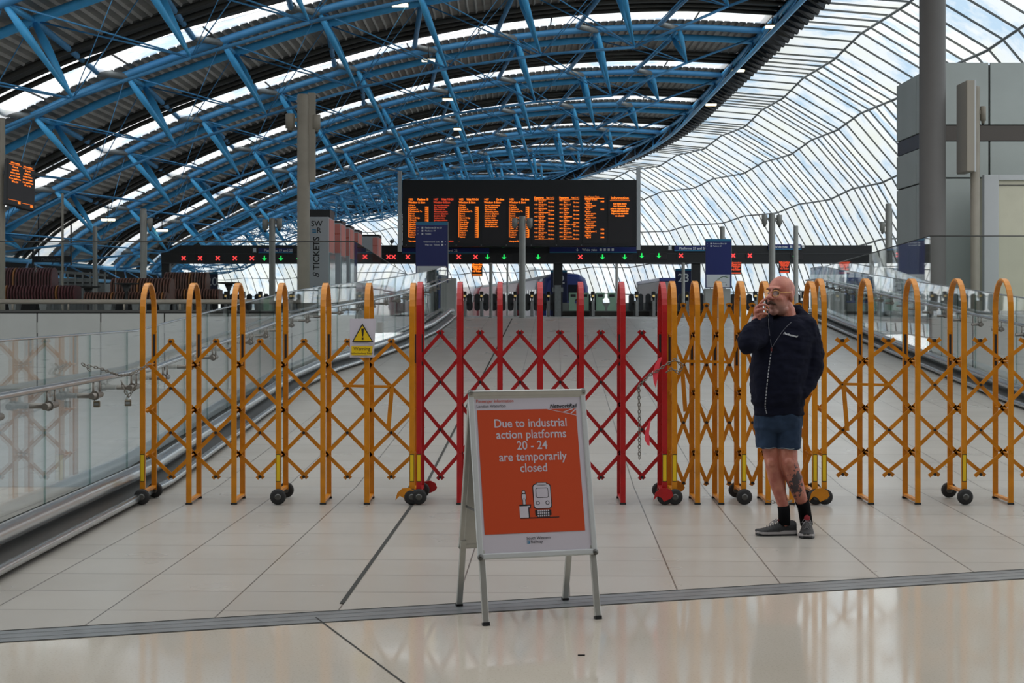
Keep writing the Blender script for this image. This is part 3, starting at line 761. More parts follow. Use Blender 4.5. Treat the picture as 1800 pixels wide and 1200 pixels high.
# padlocks and chain on the handrail
tag(chain_mesh([q(262, 640, 12.8), q(240, 652, 12.7), q(228, 658, 12.6), q(212, 660, 12.4), q(196, 655, 12.2), q(178, 648, 12.1), q(146, 640, 12.0), q(160, 652, 12)]).build('handrail_chain', CH), 'steel chain wrapped over the handrail to the first yellow barrier', 'chain')
BRASS = pm('dull_brass', rgb(120, 110, 92), .4, .8)
def padlock(x, y, d, label):
    r = empty('padlock', px(x, y, d), label, 'padlock', 'padlocks on the ramp handrail'); c = Vector(r.location); m = MB(); m.box(c, (.05, .022, .048), bev=.005); m.mat(1); m.box(c+Vector((0, -.0115, 0)), (.034, .002, .02)); m.build('body', [BRASS, GALV], r)
    m = MB(); m.tube([c+Vector((.017*math.cos(t), 0, .024+.018+.017*math.sin(t))) for t in [math.pi*k/8 for k in range(9)]]+[c+Vector((-.017, 0, .02))], .004, 6); m.tube([c+Vector((.017, 0, .042)), c+Vector((.017, 0, .02))], .004, 6); m.build('shackle', STEEL, r); return r
padlock(225, 708, 12.4, 'padlock on a chain loop nearest to the yellow barrier')
padlock(170, 710, 12.2, 'darker padlock hanging straight from the handrail bracket')
tag(chain_mesh([q(214, 672, 12.4), q(219, 686, 12.4), q(225, 697, 12.4), q(232, 688, 12.4), q(241, 674, 12.4)]).build('padlock_chain', CH), 'small chain loop holding the padlock near the yellow barrier', 'chain')
# ================================================================= A-board
PW, PL = .64, .87; TILT = math.radians(13.6)
ac = Vector((.079, 8.34, 0)); ya = math.atan2(.172, .5826)
root = empty('notice_board', ac, 'white framed A-board with orange poster about industrial action on the shiny floor', 'notice board'); root.rotation_euler = (0, 0, ya)
def ab(m, name, mats): 
    o = m.build(name, mats); o.parent = root; return o
def Mf(sgn): # sgn -1 front panel, +1 rear; local: x across, z up along the slope from the foot
    top = 1.165
    return Matrix.Translation((0, sgn*.277, 0)) @ Matrix.Rotation(sgn*TILT, 4, 'X')
SL = 1.165/math.cos(TILT); fz0 = SL-PL
for sgn in (-1, 1):
    T = Mf(sgn)
    if sgn == 1: T = T @ Matrix.Rotation(math.pi, 4, 'Z')
    def A(m):
        m.v = [T @ v for v in m.v]; return m
    m = MB(); m.b2(-PW/2+.02, PW/2-.02, .004, .012, fz0+.02, SL-.02); ab(A(m), 'backing_panel', ALU)
    m = MB()
    for (x0, x1, z0, z1) in ((-PW/2, -PW/2+.030, fz0, SL), (PW/2-.030, PW/2, fz0, SL), (-PW/2, PW/2, fz0, fz0+.030), (-PW/2, PW/2, SL-.030, SL)): m.b2(x0, x1, -.008, .014, z0, z1, bev=.006)
    ab(A(m), 'snap_frame', WHITEP if sgn < 0 else ALU)
    for sx in (-1, 1):
        m = MB()
        m.b2(sx*(PW/2-.038), sx*(PW/2-.006), -.002, .020, 0.012, fz0+.05, bev=.003); m.mat(1); m.b2(sx*(PW/2-.040), sx*(PW/2-.004), -.004, .022, 0, .018)
        ab(A(m), 'leg', [ALU, BLACK])
    m = MB()
    for sx in (-1, 1):
        for z in (fz0+.012, SL-.012): m.box((sx*(PW/2-.012), -.004, z), (.030, .028, .030), bev=.012)
    ab(A(m), 'corner_cap', STEELD if sgn < 0 else ALU)
    if sgn < 0:
        x0, x1, z0, z1 = -PW/2+.030, PW/2-.030, fz0+.030, SL-.030
        m = MB(); m.b2(x0, x1, -.001, .001, z0, z1); ab(A(m), 'poster_sheet', PAPER)
        m = MB(); ox0, ox1, oz0, oz1 = x0+.012, x1-.028, z0+.095, z1-.075
        y = -.0025
        def Q(a, b_, c, d, k=0): m.add([(a, y-k*.0004, c), (b_, y-k*.0004, c), (b_, y-k*.0004, d), (a, y-k*.0004, d)], [(0, 1, 2, 3)])
        m.mat(0); Q(ox0, ox1, oz0, oz1)
        m.mat(1)
        cx = (ox0+ox1)/2+.005
        TM = lambda x, z: Matrix.Translation((x, y-.0008, z))
        for i, tx in enumerate(('Due to industrial', 'action platforms', '20 - 24', 'are temporarily', 'closed')):
            m.text(tx, TM(cx+.01, oz1-.092-i*.0585), .0625, bold=.012, sx=.93)
        # network stripes
        def stripe(p, q_, w):
            P = Vector((p[0], 0, p[1])); Q_ = Vector((q_[0], 0, q_[1])); d = (Q_-P).normalized(); n = Vector((-d.z, 0, d.x))*w/2; o_ = Vector((0, y-.0007, 0))
            m.add([P-n+o_, Q_-n*1.3+o_, Q_+n*1.3+o_, P+n+o_], [(0, 1, 2, 3)])
        stripe((ox1-.158, oz1+.0), (ox1, oz1-.036), .0025); stripe((ox1-.075, oz1-.019), (ox1-.018, oz1-.001), .004); stripe((ox1-.030, oz1-.027), (ox1-.002, oz1-.003), .005)
        m.mat(2); m.text('Passenger Information', TM(ox0-.002, oz1+.040), .0225, align='LEFT', bold=.005)
        m.mat(3); m.text('London Waterloo', TM(ox0-.002, oz1+.014), .0215, align='LEFT'); m.text('NetworkRail', TM(ox1+.004, oz1+.006), .0285, align='RIGHT', bold=.022, italic=.25)
        m.text('South Western', TM(cx-.055, oz0-.034), .021, align='LEFT', bold=.004); m.text('Railway', TM(cx-.033, oz0-.053), .021, align='LEFT', bold=.004)
        m.mat(4); Q(cx-.053, cx-.037, oz0-.054, oz0-.038); m.mat(1)
        for k in range(2): stripe((cx-.053, oz0-.044-k*.006), (cx-.037, oz0-.040-k*.006), .0015)
        # pictogram: train, platform, person
        def rr_(cx_, cz_, w, h_, r, mi, k):
            m.mat(mi); pts = []
            for (qx, qz, a0) in ((w/2-r, h_/2-r, 0), (-w/2+r, h_/2-r, 90), (-w/2+r, -h_/2+r, 180), (w/2-r, -h_/2+r, 270)):
                for j in range(5):
                    a = math.radians(a0+j*22.5); pts.append((cx_+qx+r*math.cos(a), y-k*.0004, cz_+qz+r*math.sin(a)))
            m.add(pts, [tuple(range(len(pts)))])
        tx, tz = cx+.045, oz0+.185
        rr_(tx, tz+.062, .060, .02, .006, 3, 1); rr_(tx, tz, .100, .132, .018, 3, 1); rr_(tx, tz+.062, .052, .014, .004, 1, 2); rr_(tx, tz, .091, .122, .015, 1, 2); rr_(tx, tz+.018, .068, .052, .009, 3, 3); rr_(tx, tz+.018, .062, .046, .007, 1, 4)
        for s2 in (-1, 1): rr_(tx+s2*.026, tz-.034, .021, .021, .0105, 3, 3); rr_(tx+s2*.026, tz-.034, .014, .014, .007, 1, 4)
        rr_(tx, tz-.084, .088, .030, .004, 3, 1); rr_(tx, tz-.088, .070, .036, .001, 3, 2)
        m.mat(1)
        for a in range(6):
            for c in range(3): Q(tx-.031+a*.011, tx-.024+a*.011, tz-.104+c*.013, tz-.096+c*.013, 3)
        m.mat(3); Q(tx-.125, tx+.085, tz-.112, tz-.107, 2)
        px_ = tx-.095
        m.mat(3); Q(px_-.032, px_+.032, tz-.046, tz-.040, 3); Q(px_+.012, px_+.030, tz-.060, tz-.042, 2); Q(px_-.028, px_+.021, tz-.110, tz-.042, 2); m.mat(1); Q(px_-.032, px_+.015, tz-.107, tz-.048, 3); Q(px_+.010, px_+.025, tz-.054, tz-.047, 4)
        rr_(px_-.004, tz+.024, .020, .022, .010, 3, 2); rr_(px_-.004, tz+.024, .013, .014, .0065, 1, 3); rr_(px_-.004, tz+.0, .026, .034, .006, 3, 2); rr_(px_-.004, tz-.020, .018, .042, .003, 3, 2); rr_(px_-.004, tz+.0, .020, .028, .004, 1, 3); rr_(px_-.004, tz-.022, .012, .034, .002, 1, 3)
        ab(A(m), 'printed_poster_face', [ORANGE, PAPER, pm('orange_red_ink', rgb(190, 70, 40), .5), BLACK, TEAL])
m = MB()
for sx in (-1, 1): m.cyl((sx*(PW/2-.05), -.006, 1.14), (sx*(PW/2-.05), .006, 1.14), .008, 8); m.bar((sx*(PW/2-.024), -.15, .55), (sx*(PW/2-.024), .15, .55), .003, .012)
ab(m, 'hinge', STEELD)
tag(MB().box((px(1022, 1152, CAMZ*F/(1152-HY)).x, CAMZ*F/(1152-HY), .003), (.033, .008, .005)).build('floor_litter', BLACK), 'tiny dark scrap lying on the shiny terrazzo floor', 'litter')
# ================================================================= masts and poles
def mast(x, ytop, d, r, zb, label, yb=None, mat=POLE, heads=(), slot=None, name='lighting_mast', cat='mast', group=None, strip=None):
    X = (x-900)*d/F; zt = CAMZ-(ytop-HY)*d/F
    root = empty(name, (X, d, zb), label, cat, group)
    m = MB(); m.lathe([(r*1.7, 0), (r*1.7, .02), (r, .03), (r, zt-zb-.03), (r*.95, zt-zb), (r*.5, zt-zb+.01)], c=(X, d, zb), n=20); m.build('shaft', mat, root)
    for hx, hy, hr, hl in heads:  # cylinder lamp heads on short arms
        HX = (hx-900)*d/F; HZ = CAMZ-(hy-HY)*d/F
        m = MB(); m.lathe([(hr*.55, -hl/2-.05), (hr*.6, -hl/2), (hr, -hl/2), (hr, hl/2), (hr*.9, hl/2+.01)], c=(HX, d, HZ), n=14); h = m.build('lamp_head', mat, root)
        m = MB(); m.bar((X, d, HZ+.03), (HX, d, HZ+.03), .04, .07); m.build('arm', mat, root)
        m = MB(); m.lathe([(hr*.3, -hl/2-.09), (hr*.5, -hl/2-.05)], c=(HX, d, HZ), n=10); q = m.build('lens', BLACK); q.parent = h; 
        q.data.transform(Matrix.Translation(-Vector(root.location)))
    if strip:
        sx0, sx1, sy0, sy1 = strip; m = MB(); m.b2((sx0-900)*d/F, (sx1-900)*d/F, d-.05, d+.05, CAMZ-(sy1-HY)*d/F, CAMZ-(sy0-HY)*d/F, bev=.01); m.build('side_strip', mat, root)
    return root
mast(533.5, 166, 34, .135, 1.25, 'tall weathered mast with a second strip beside the ticket pods', heads=((510, 213, .10, .30), (556, 215, .09, .30)), mat=POLEB, strip=(541, 554.5, 163, 320))
mast(478.5, 384, 43.4, .085, 1.25, 'slim mast with drum lamps standing before the SWR ticket pods', heads=((466, 394, .08, .25), (491, 392, .08, .25)))
mast(918, 380, 50, .10, 1.0, 'slim mast with two drum lamps overlapping the departure board', heads=((905, 391, .09, .26), (931, 391, .09, .26)))
mast(1357, 375, 50, .10, 1.0, 'slim mast with two drum lamps rising behind the head of the man', heads=((1344, 386, .09, .28), (1370, 386, .09, .28)))
mast(1562, 358, 46, .09, 1.25, 'slim mast with a single drum lamp against the glass roof next to the kiosk', heads=((1551, 398, .075, .25),), strip=(1563, 1568, 370, 520))
mast(252, 367, 38, .075, 1.25, 'pale mast behind the slatted benches with a thin side strip', heads=((264, 392, .06, .22),), strip=(253, 258, 375, 470))
mast(2, 208, 30.6, .075, 1.25, 'dark mast cut by the frame edge carrying hanging departure screens', mat=POLEB)
mast(167, 398, 42, .06, 1.25, 'short slim post behind the slatted benches', mat=POLE)
mast(110, 340, 46, .035, 1.25, 'thin black rod post behind the long maroon bench', mat=POLEB)
for x, y, dd in ((1270, 398, 66), (1399, 397, 66)): mast(x, y, dd, .10, 1.0, {1270: 'plain pole rising just behind the blue totem with the station map', 1399: 'plain pole behind the dark sign beam over the wide gate'}[x], name='plain_pole', cat='pole')
for x, lab in ((863, 'plain grey pole under the beam near the red carriages'), (892, 'thin plain pole far behind the gates near the white train roof'), (1084, 'thin plain pole behind the pale green gates'), (1201, 'plain grey pole covering part of the platform 23 banner')):
    mast(x, 462, 66 if x in (863, 1201) else 84, .07 if x != 892 else .05, 1.0 if x in (863, 1201) else .2, lab, name='plain_pole', cat='pole')
# great round column
X = (1639-900)*30/F
root = empty('round_column', (X, 30, 1.25), 'thick smooth grey round column beside the panelled kiosk', 'column')
COLM = pm('column_grey', rgb(98, 96, 94), .6, noise_amt=.06, noise_scale=2)
m = MB(); m.lathe([(.30, 0), (.30, .05), (.245, .06), (.243, 8.6)], c=(X, 30, 1.25), n=40); m.build('shaft', COLM, root)
# panelled kiosk
kx = 8.57
root = empty('panelled_kiosk', (kx, 32, 1.25), 'large grey panelled kiosk with a brown band behind the round column', 'kiosk')
m = MB(); m.b2(kx+.04, 15, 32.04, 35.5, 1.25, 6.40); m.build('core', DARK, root)
m = MB(); g = .018
zs = [(1.25, 4.11), (4.14, 4.86), (5.2, 6.44)]
for z0, z1 in zs:
    for x0, x1 in ((kx, 9.58), (9.60, 11.4), (11.42, 13.2), (13.22, 15)): m.b2(x0+g/2, x1-g/2, 32, 32.05, z0, z1, bev=.006)
    for y0, y1 in ((32.0, 33.75), (33.77, 35.5)): m.b2(kx, kx+.05, y0+g/2, y1-g/2, z0, z1, bev=.006)
m.build('grey_panels', GREYB, root)
m = MB(); m.b2(kx+.02, 15, 32.02, 32.06, 4.88, 5.18); m.build('front_band', BAND, root)
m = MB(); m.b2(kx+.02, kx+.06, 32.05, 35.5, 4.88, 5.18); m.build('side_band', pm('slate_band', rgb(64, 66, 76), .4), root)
# cream cabinet in front of it
root = empty('cream_cabinet', (9.0, 30.4, 1.25), 'cream display cabinet with white edge in front of the grey kiosk', 'cabinet')
m = MB(); m.b2(9.05, 11.5, 30.42, 31.2, 1.25, 4.02, bev=.02); m.build('body', CREAM, root)
m = MB(); m.b2(9.0, 9.28, 30.36, 30.5, 1.25, 4.06, bev=.01); m.b2(9.28, 11.5, 30.36, 30.5, 3.96, 4.06); m.build('white_trim', WHITEP, root)
m = MB(); m.b2(10.05, 10.06, 30.40, 30.43, 1.25, 3.96); m.b2(9.3, 11.5, 30.40, 30.43, 3.86, 3.875); m.build('panel_joint', STEELD, root)
# lightbox mast by the kiosk
d = 30; X = (1714-900)*d/F
root = mast(1714, 152, d, .085, 1.25, 'brown-grey mast with an edge-on lightbox and a camera by the kiosk', mat=POLEB, heads=((1728, 200, .055, .26),))
m = MB(); a, c = px(1690, 145, d), px(1706, 304, d); m.b2(a.x, c.x, d-.35, d+.35, c.z, a.z, bev=.02); q = m.build('lightbox', pm('lightbox_side', rgb(146, 140, 128), .5), root)
m = MB(); m.b2(c.x-.025, c.x+.004, d-.352, d-.30, c.z, a.z); m.build('lightbox_edge', WHITEP, root)
m = MB(); m.cyl((c.x, d, a.z-.5), (X, d, a.z-.5), .02, 8); m.cyl((c.x, d, c.z+.3), (X, d, c.z+.3), .02, 8); m.tube([(c.x, d, c.z+1.1), (c.x+.07, d-.02, c.z+.95), (c.x+.09, d, c.z+.75)], .01, 6); m.build('bracket', BLACK, root)
# ================================================================= sign beam over the ticket gates
BD = 72.0
def BX(x): return (x-900)*BD/F
def BZ(y): return CAMZ-(y-HY)*BD/F
root = empty('gate_sign_beam', (BX(980), BD, 1.0), 'long black overhead sign beam spanning all the ticket gates', 'sign beam')
m = MB(); m.b2(BX(283), BX(1533), BD, BD+.7, BZ(463), BZ(431), bev=.02); m.build('beam', BLACK, root)
m = MB(); m.b2(BX(283), BX(1533), BD-.03, BD, BZ(446.5), BZ(445)); m.b2(BX(283), BX(1533), BD-.05, BD, BZ(463), BZ(461)); m.build('ledge', pm('beam_ledge', rgb(50, 52, 55), .5), root)
for x0, x1 in ((283, 297), (973, 989), (1217, 1232), (1524, 1533)):
    m = MB(); m.b2(BX(x0), BX(x1), BD+.1, BD+.5, 1.0, BZ(460), bev=.01); m.build('column', BLACK, root)
m = MB(); m.b2(BX(975), BX(986), BD-.15, BD+.12, 1.0, BZ(501)); m.b2(BX(971), BX(990), BD-.1, BD+.12, BZ(513), BZ(505)); m.build('column_box', GALV, root)
def arrow(mb, x, z, y, s, kind):
    if kind == 'x':
        for a in (45, -45):
            c, q = math.cos(math.radians(a)), math.sin(math.radians(a)); h = s*.62; w = s*.14
            pts = [(-h, -w), (h, -w), (h, w), (-h, w)]; mb.add([(x+u*c-v*q, y, z+u*q+v*c) for u, v in pts], [(0, 1, 2, 3)])
    else:
        mb.add([(x-.12*s, y, z+.5*s), (x-.12*s, y, z-.05*s), (x-.5*s, y, z-.05*s), (x, y, z-.55*s), (x+.5*s, y, z-.05*s), (x+.12*s, y, z-.05*s), (x+.12*s, y, z+.5*s)], [(0, 1, 2, 3, 4, 5, 6)])
reds = [323, 352, 383, 413, 443, 683, 692, 717, 806.5, 836, 1020, 1197, 1288.5, 1318]
grns = [465, 494, 525, 857, 886, 946, 1059, 1098, 1128, 1158, 1397]
words_ = {323: 'first', 352: 'second', 383: 'third', 413: 'fourth', 443: 'fifth'}
for i, x in enumerate(sorted(reds+grns)):
    red = x in reds; y = 453.5 if x < 560 else 451.5 if x < 1100 else 449
    if red: lab = {323: 'red cross lane light at the far end of the beam above the benches', 352: 'red cross lane light second from the beam end above the benches', 383: 'red cross lane light third from the beam end above the benches', 413: 'red cross lane light fourth from the beam end above the benches',
        443: 'red cross lane light fifth from the beam end, next to a green arrow', 683: 'red cross lane light seen through the sloping glass screen, outer of two', 692: 'red cross lane light seen through the sloping glass screen, inner of two', 717: 'red cross lane light just beside the taller blue totem',
        806.5: 'red cross lane light under the sign for platforms 21 and 22, nearer the totem', 836: 'red cross lane light just above the hanging screen, next to a green arrow', 1020: 'red cross lane light alone between two green arrows under the Wide gate sign', 1197: 'red cross lane light under the sign for platforms 23 and 24', 1288.5: 'red cross lane light touching the blue map totem edge', 1318: 'red cross lane light between the map totem and the mast behind the man'}[x]
    else: lab = {465: 'green arrow lane light first after five red crosses', 494: 'green arrow lane light second after five red crosses', 525: 'green arrow lane light partly hidden by the tall weathered mast', 857: 'green arrow lane light just past two red crosses below the board', 886: 'green arrow lane light second past two red crosses below the board',
        946: 'green arrow lane light beside the mast in front of the board', 1059: 'green arrow lane light under the Wide gate sign below the board', 1098: 'first of three even green arrow lane lights past the board', 1128: 'middle of three even green arrow lane lights past the board', 1158: 'last of three even green arrow lane lights past the board', 1397: 'single green arrow lane light under the small Wide gate sign'}[x]
    r = empty('lane_light', (BX(x), BD-.02, BZ(y)), lab, 'lane light', 'lane lights on the sign beam')
    m = MB(); m.b2(BX(x)-(.11 if x == 692 else .18), BX(x)+.36 if not red else BX(x)+(.11 if x == 683 else .18), BD-.03, BD-.001, BZ(y)-.16, BZ(y)+.16, bev=.005); m.build('housing', SCREEN, r)
    m = MB(); arrow(m, BX(x), BZ(y), BD-.035, .22 if not red else .20, 'x' if red else 'a'); m.build('lit_symbol', ERED if red else EGRN, r)
def beam_sign(x0, x1, y0, y1, tx, label, tcx, size=.16, ps='train'):
    r = empty('direction_sign', (BX(x0), BD-.1, BZ(y1)), label, 'sign')
    m = MB(); m.b2(BX(x0), BX(x1), BD-.12, BD-.001, BZ(y1), BZ(y0)); m.build('panel', NAVY, r)
    m = MB(); m.b2(BX(x0), BX(x1), BD-.125, BD-.11, BZ(y1)-.02, BZ(y1)+.02); m.build('light_edge', TEAL, r)
    m = MB(); zc = BZ((y0+y1)/2)-size*.36; m.text(tx, Matrix.Translation((BX(tcx), BD-.128, zc)), size, bold=.02)
    if ps == 'train':
        w = len(tx)*size*.27; xx = BX(tcx)-w-.25; m.b2(xx-.07, xx+.07, BD-.13, BD-.125, zc, zc+.16); m.b2(xx-.09, xx+.09, BD-.13, BD-.125, zc-.03, zc-.01)
    else:
        w = len(tx)*size*.27
        for k, kk in enumerate((.12, .3, .48, .66)): xx = BX(tcx)+w+kk; m.b2(xx-.05, xx+.05, BD-.13, BD-.125, zc, zc+.11)
        arrow(m, BX(tcx)-w-.16, zc+.06, BD-.128, .14, 'a')
    m.build('lettering', WHITE, r); return r
beam_sign(455, 515, 436, 444, 'Platforms 19 and 20', 'blue sign for platforms 19 and 20 on the black beam', 490)
beam_sign(707, 860, 436, 444.5, '21 and 22', 'blue sign for platforms 21 and 22 below the departure board', 792)
beam_sign(966, 1119, 434, 443.5, 'Wide gate', 'long blue Wide gate sign below the information end of the board', 1036, ps='x')
beam_sign(1185, 1240, 432, 440.5, 'Platforms 23 and 24', 'blue sign for platforms 23 and 24 beside the map totem', 1217, .15)
beam_sign(1350, 1408, 429.5, 438, 'Wide gate', 'small blue Wide gate sign beyond the mast behind the man', 1372, .14, ps='x')
# ================================================================= departure board
DD = 70.0
def DX(x): return (x-900)*DD/F
def DZ(y): return CAMZ-(y-HY)*DD/F
root = empty('departure_board', (DX(913), DD, DZ(441)), 'huge black departure board with amber train lists above the gates', 'departure board')
m = MB(); m.b2(DX(707), DX(1119), DD, DD+.5, DZ(433.5), DZ(316), bev=.03); m.build('cabinet', BLACK, root)
for x in (702.5, 1122.5):
    m = MB(); m.b2(DX(x)-.085, DX(x)+.085, DD-.02, DD+.25, DZ(442 if x < 900 else 439), DZ(300 if x < 900 else 294)); m.build('side_post', WHITEP, root)
m = MB()
for x in (884, 940): m.b2(DX(x)-.06, DX(x)+.06, DD+.4, BD+.0, DZ(433), DZ(430))
m.build('hanger', BLACK, root)
R1 = random.Random(3)
stops = ['Vauxhall', 'Clapham Jn', 'Wandsworth Tn', 'Putney', 'Barnes', 'Barnes Bridge', 'Chiswick', 'Kew Bridge', 'Brentford', 'Syon Lane', 'Isleworth', 'Hounslow', 'Feltham', 'Ashford', 'Staines']
spec = ['Service information', 'For Twickenham', 'Richmond use', 'Alternative trains', 'travel to Clapham', 'Junction. Buses', 'replace trains', 'between stations', 'For Feltham use', 'Staines services', 'check before you']
dest = ['Basingstoke', 'Reading', 'Windsor & Eton', 'Southampton C', 'Woking', 'Hounslow', 'Kingston', 'Shepperton', 'Weybridge', 'Guildford', 'Dorking']
pan = [(718, 753), (762, 797), (806.5, 841), (851, 886), (895, 930), (939, 974), (983, 1018), (1027.5, 1062), (1072, 1107)]
m = MB()
for a, c in pan: m.b2(DX(a)-.08, DX(c)+.08, DD-.02, DD-.001, DZ(428), DZ(344))
m.build('led_panel', SCREEN, root)
for i, (a, c) in enumerate(pan):
    m = MB(); y = DD-.025; lh = 3.72
    def tx(s, x, yy, sz=.105, al='LEFT', b=.015, sx=.85): m.text(s, Matrix.Translation((DX(x), y, DZ(yy))), sz, align=al, bold=b, sx=sx)
    if i in (0, 1, 2, 3, 4):
        t_, st = (('1352', 'Platform 18'), ('1407', 'Wait P19-24'), ('1422', 'Wait P19-24'), ('1437', 'On time'), ('1452', 'On time'))[i]
        tx(t_, a, 352, .12, b=.02); tx(st, c, 352, .12, 'RIGHT', .05); tx('Windsor & Eton', a, 357.3, .13, b=.02)
        if i in (0, 2, 4):
            tx('Calling at', a, 361.5, .09)
            for k, s_ in enumerate(stops): tx(s_, a+2, 365.5+k*lh, .095); tx('14%02d' % (4+k*3+i), c, 365.5+k*lh, .095, 'RIGHT', .03)
            m.b2(DX(a), DX(a+.8), y, y+.002, DZ(365+14*lh), DZ(363)); m.b2(DX(c-1.2), DX(c+.1), y, y+.002, DZ(365+14*lh), DZ(363))
            tx('This train is formed of', a, 425, .10) if i == 0 else tx('change at Richmond' if i == 4 else '.', a, 425, .10)
        else:
            for k, s_ in enumerate(spec): tx(s_, a+1, 362+k*lh, .10, b=.02)
            if i == 1: tx('Windsor product', c, 425, .10, 'RIGHT')
    elif i in (5, 6):
        tx('Departures', a, 348.6, .105, b=.045); tx('Page %d of 2' % (i-4), c, 348.6, .09, 'RIGHT'); m.b2(DX(a), DX(c), y, y+.002, DZ(350.6), DZ(349.6))
        for k in range(10):
            yy = 353.6+k*7.05; tx('14%02d' % (3+k*5), a, yy, .09, b=.02); tx(dest[(k*3+i) % 11], a+7.5, yy, .095, b=.02); tx('Plat %s' % ('--' if i == 6 else str(9+k)), a+8, yy+3.4, .09, b=.02); tx('On time', c, yy+3.4, .09, 'RIGHT', .03)
        m.b2(DX(a+1), DX(c), y, y+.002, DZ(420.4), DZ(419.8))
    elif i == 7:
        tx('Next Fastest Train', a, 347.4, .10, b=.02); m.b2(DX(a), DX(c), y, y+.002, DZ(349), DZ(348))
        for k in range(10):
            yy = 352+k*7.0; tx(dest[(k*7+2) % 11], a+.5, yy, .095, b=.02); ok = k in (0, 2, 7, 8, 9); tx('Plat %d' % (5+k) if ok else 'Please enquire', a+2.5, yy+3.4, .09, b=.02)
            if ok: tx('14%02d' % (8+k*4), c, yy+3.4, .10, 'RIGHT', .03)
    else:
        tx('Information', (a+c)/2, 350.5, .185, 'CENTER', .02, .9); m.b2(DX(a), DX(c), y, y+.002, DZ(353), DZ(352.2))
        for k, s_ in enumerate(('Our trains doors', 'lock 30 seconds', 'prior to departure time', 'Please plan ahead and', 'help us run our trains', 'on schedule')): tx(s_, (a+c)/2, 359.3+k*4.25, .10, 'CENTER', .05)
    o = m.build('amber_text', ELED2 if i == 1 else ELED, root)
m = MB()
for k in range(8): m.box((DX(714+k*44), DD-.03, DZ(430.8)), (.05, .05, .03))
m.build('rivet_row', GALV, root)
# ================================================================= blue information totems
def totem(x0, x1, y0, y1, d, label, rows, rrows, foot):
    a, c = px(x0, y0, d), px(x1, y1, d)
    r = empty('information_totem', ((a.x+c.x)/2, d, 1.0 if d > 48 else 1.2), label, 'totem')
    w = c.x-a.x; H = a.z-c.z
    m = MB(); m.b2(a.x, c.x, d-.06, d+.06, c.z, a.z, bev=.01); m.build('panel', NAVYD, r)
    m = MB(); m.b2(a.x+.0, c.x-.0, d-.066, d-.058, c.z, a.z-.06); m.build('blue_face', NAVY, r)
    m = MB(); m.b2(a.x, c.x, d-.068, d+.06, a.z-.085, a.z); m.build('teal_header', TEAL, r)
    m = MB(); m.b2(c.x, c.x+.02, d-.05, d+.05, c.z, a.z); m.build('edge_trim', GALV, r)
    m = MB(); mz1 = c.z+H*.275; m.b2(a.x+w*.03, c.x-w*.05, d-.072, d-.064, c.z+.03, mz1); m.mat(1)
    y = d-.075; R2 = random.Random(5)
    for k in range(9):
        t0 = k/9; cx_ = a.x+w*(.35+.5*t0); cz_ = c.z+H*(.12+.10*math.sin(t0*2.4)); m.mat(1 if k % 3 else 2); m.add([(cx_, y, cz_), (cx_+w*.1, y, cz_+H*.01), (cx_+w*.09, y, cz_+H*.022), (cx_-.01, y, cz_+H*.012)], [(0, 1, 2, 3)])
    m.mat(2); m.b2(a.x+w*.12, a.x+w*.125, y, y+.002, c.z+H*.07, mz1-H*.04); m.b2(a.x+w*.3, a.x+w*.8, y, y+.002, c.z+H*.11, c.z+H*.114); m.b2(a.x+w*.75, c.x-w*.1, y, y+.002, mz1-H*.018, mz1-H*.010); m.b2(a.x+w*.78, a.x+w*.82, y, y+.002, c.z+H*.05, c.z+H*.08)
    m.build('station_map', [pm('map_paper', rgb(214, 218, 222), .5), pm('map_green', rgb(120, 142, 112), .6), pm('map_grey', rgb(110, 120, 132), .6)], r)
    m = MB()
    for k, s_ in enumerate(rows):
        z = a.z-.165-k*.085-.02; m.box((a.x+w*.21, d-.069, z+.02), (.05, .006, .05)); m.text(s_, Matrix.Translation((a.x+w*.29, d-.071, z)), .062, align='LEFT', bold=.02); m.text('+' if k < 9 else '', Matrix.Translation((a.x+w*.07, d-.071, z)), .06)
    for k, s_ in enumerate(rrows):
        z = a.z-.165-.41-k*.085; m.box((c.x-w*.17, d-.069, z+.02), (.05, .006, .05)); m.text(s_, Matrix.Translation((c.x-w*.25, d-.071, z)), .058, align='RIGHT', bold=.02); m.text('+', Matrix.Translation((c.x-w*.07, d-.071, z)), .06)
    m.build('lettering', WHITE, r)
    m = MB(); m.b2(foot[0], foot[1], d+.065, d+.6, 1.0, foot[2], bev=.01); m.build('plinth', GREYP, r)
    return r
totem(731, 787, 390, 497, 44.5, 'taller blue wayfinding totem with map, overlapping the departure board', ['Platforms 20 to 24', 'Platform 19', 'Toilets'], ['Underground  Lifts', 'Way out  Tickets'], ((758-900)*44.8/F, (802-900)*44.8/F, px(0, 489, 44.8).z))
totem(1240, 1285, 420, 506, 56, 'blue wayfinding totem with map beneath a teal header near the man', ['Platforms 20 to 24', 'Platform 23'], [], (px(1240, 0, 56).x, px(1285, 0, 56).x, px(0, 507, 56).z))
# platform number banners
def banner(x0, x1, y0, y1, d, s_, label, zb=1.0):
    a, c = px(x0, y0, d), px(x1, y1, d); r = empty('platform_banner', ((a.x+c.x)/2, d, zb), label, 'sign')
    m = MB(); m.b2(a.x, c.x, d-.04, d+.04, zb, a.z, bev=.01); m.build('panel', NAVYD, r)
    m = MB(); m.b2(a.x, c.x, d-.045, d-.038, a.z-.09, a.z); m.build('teal_header', TEAL, r)
    m = MB(); m.text(s_, Matrix.Translation(((a.x+c.x)/2, d-.046, a.z-.62)), .55, bold=.01); m.build('number', WHITE, r)
banner(362, 383, 478, 510, 74, '20', 'navy platform 20 banner behind the slatted bench')
banner(968, 997, 475, 552, 74.8, '22', 'navy platform 22 banner half hidden by the black beam column')
banner(1187, 1216, 472, 535, 74.8, '23', 'navy platform 23 banner half hidden by a grey pole')
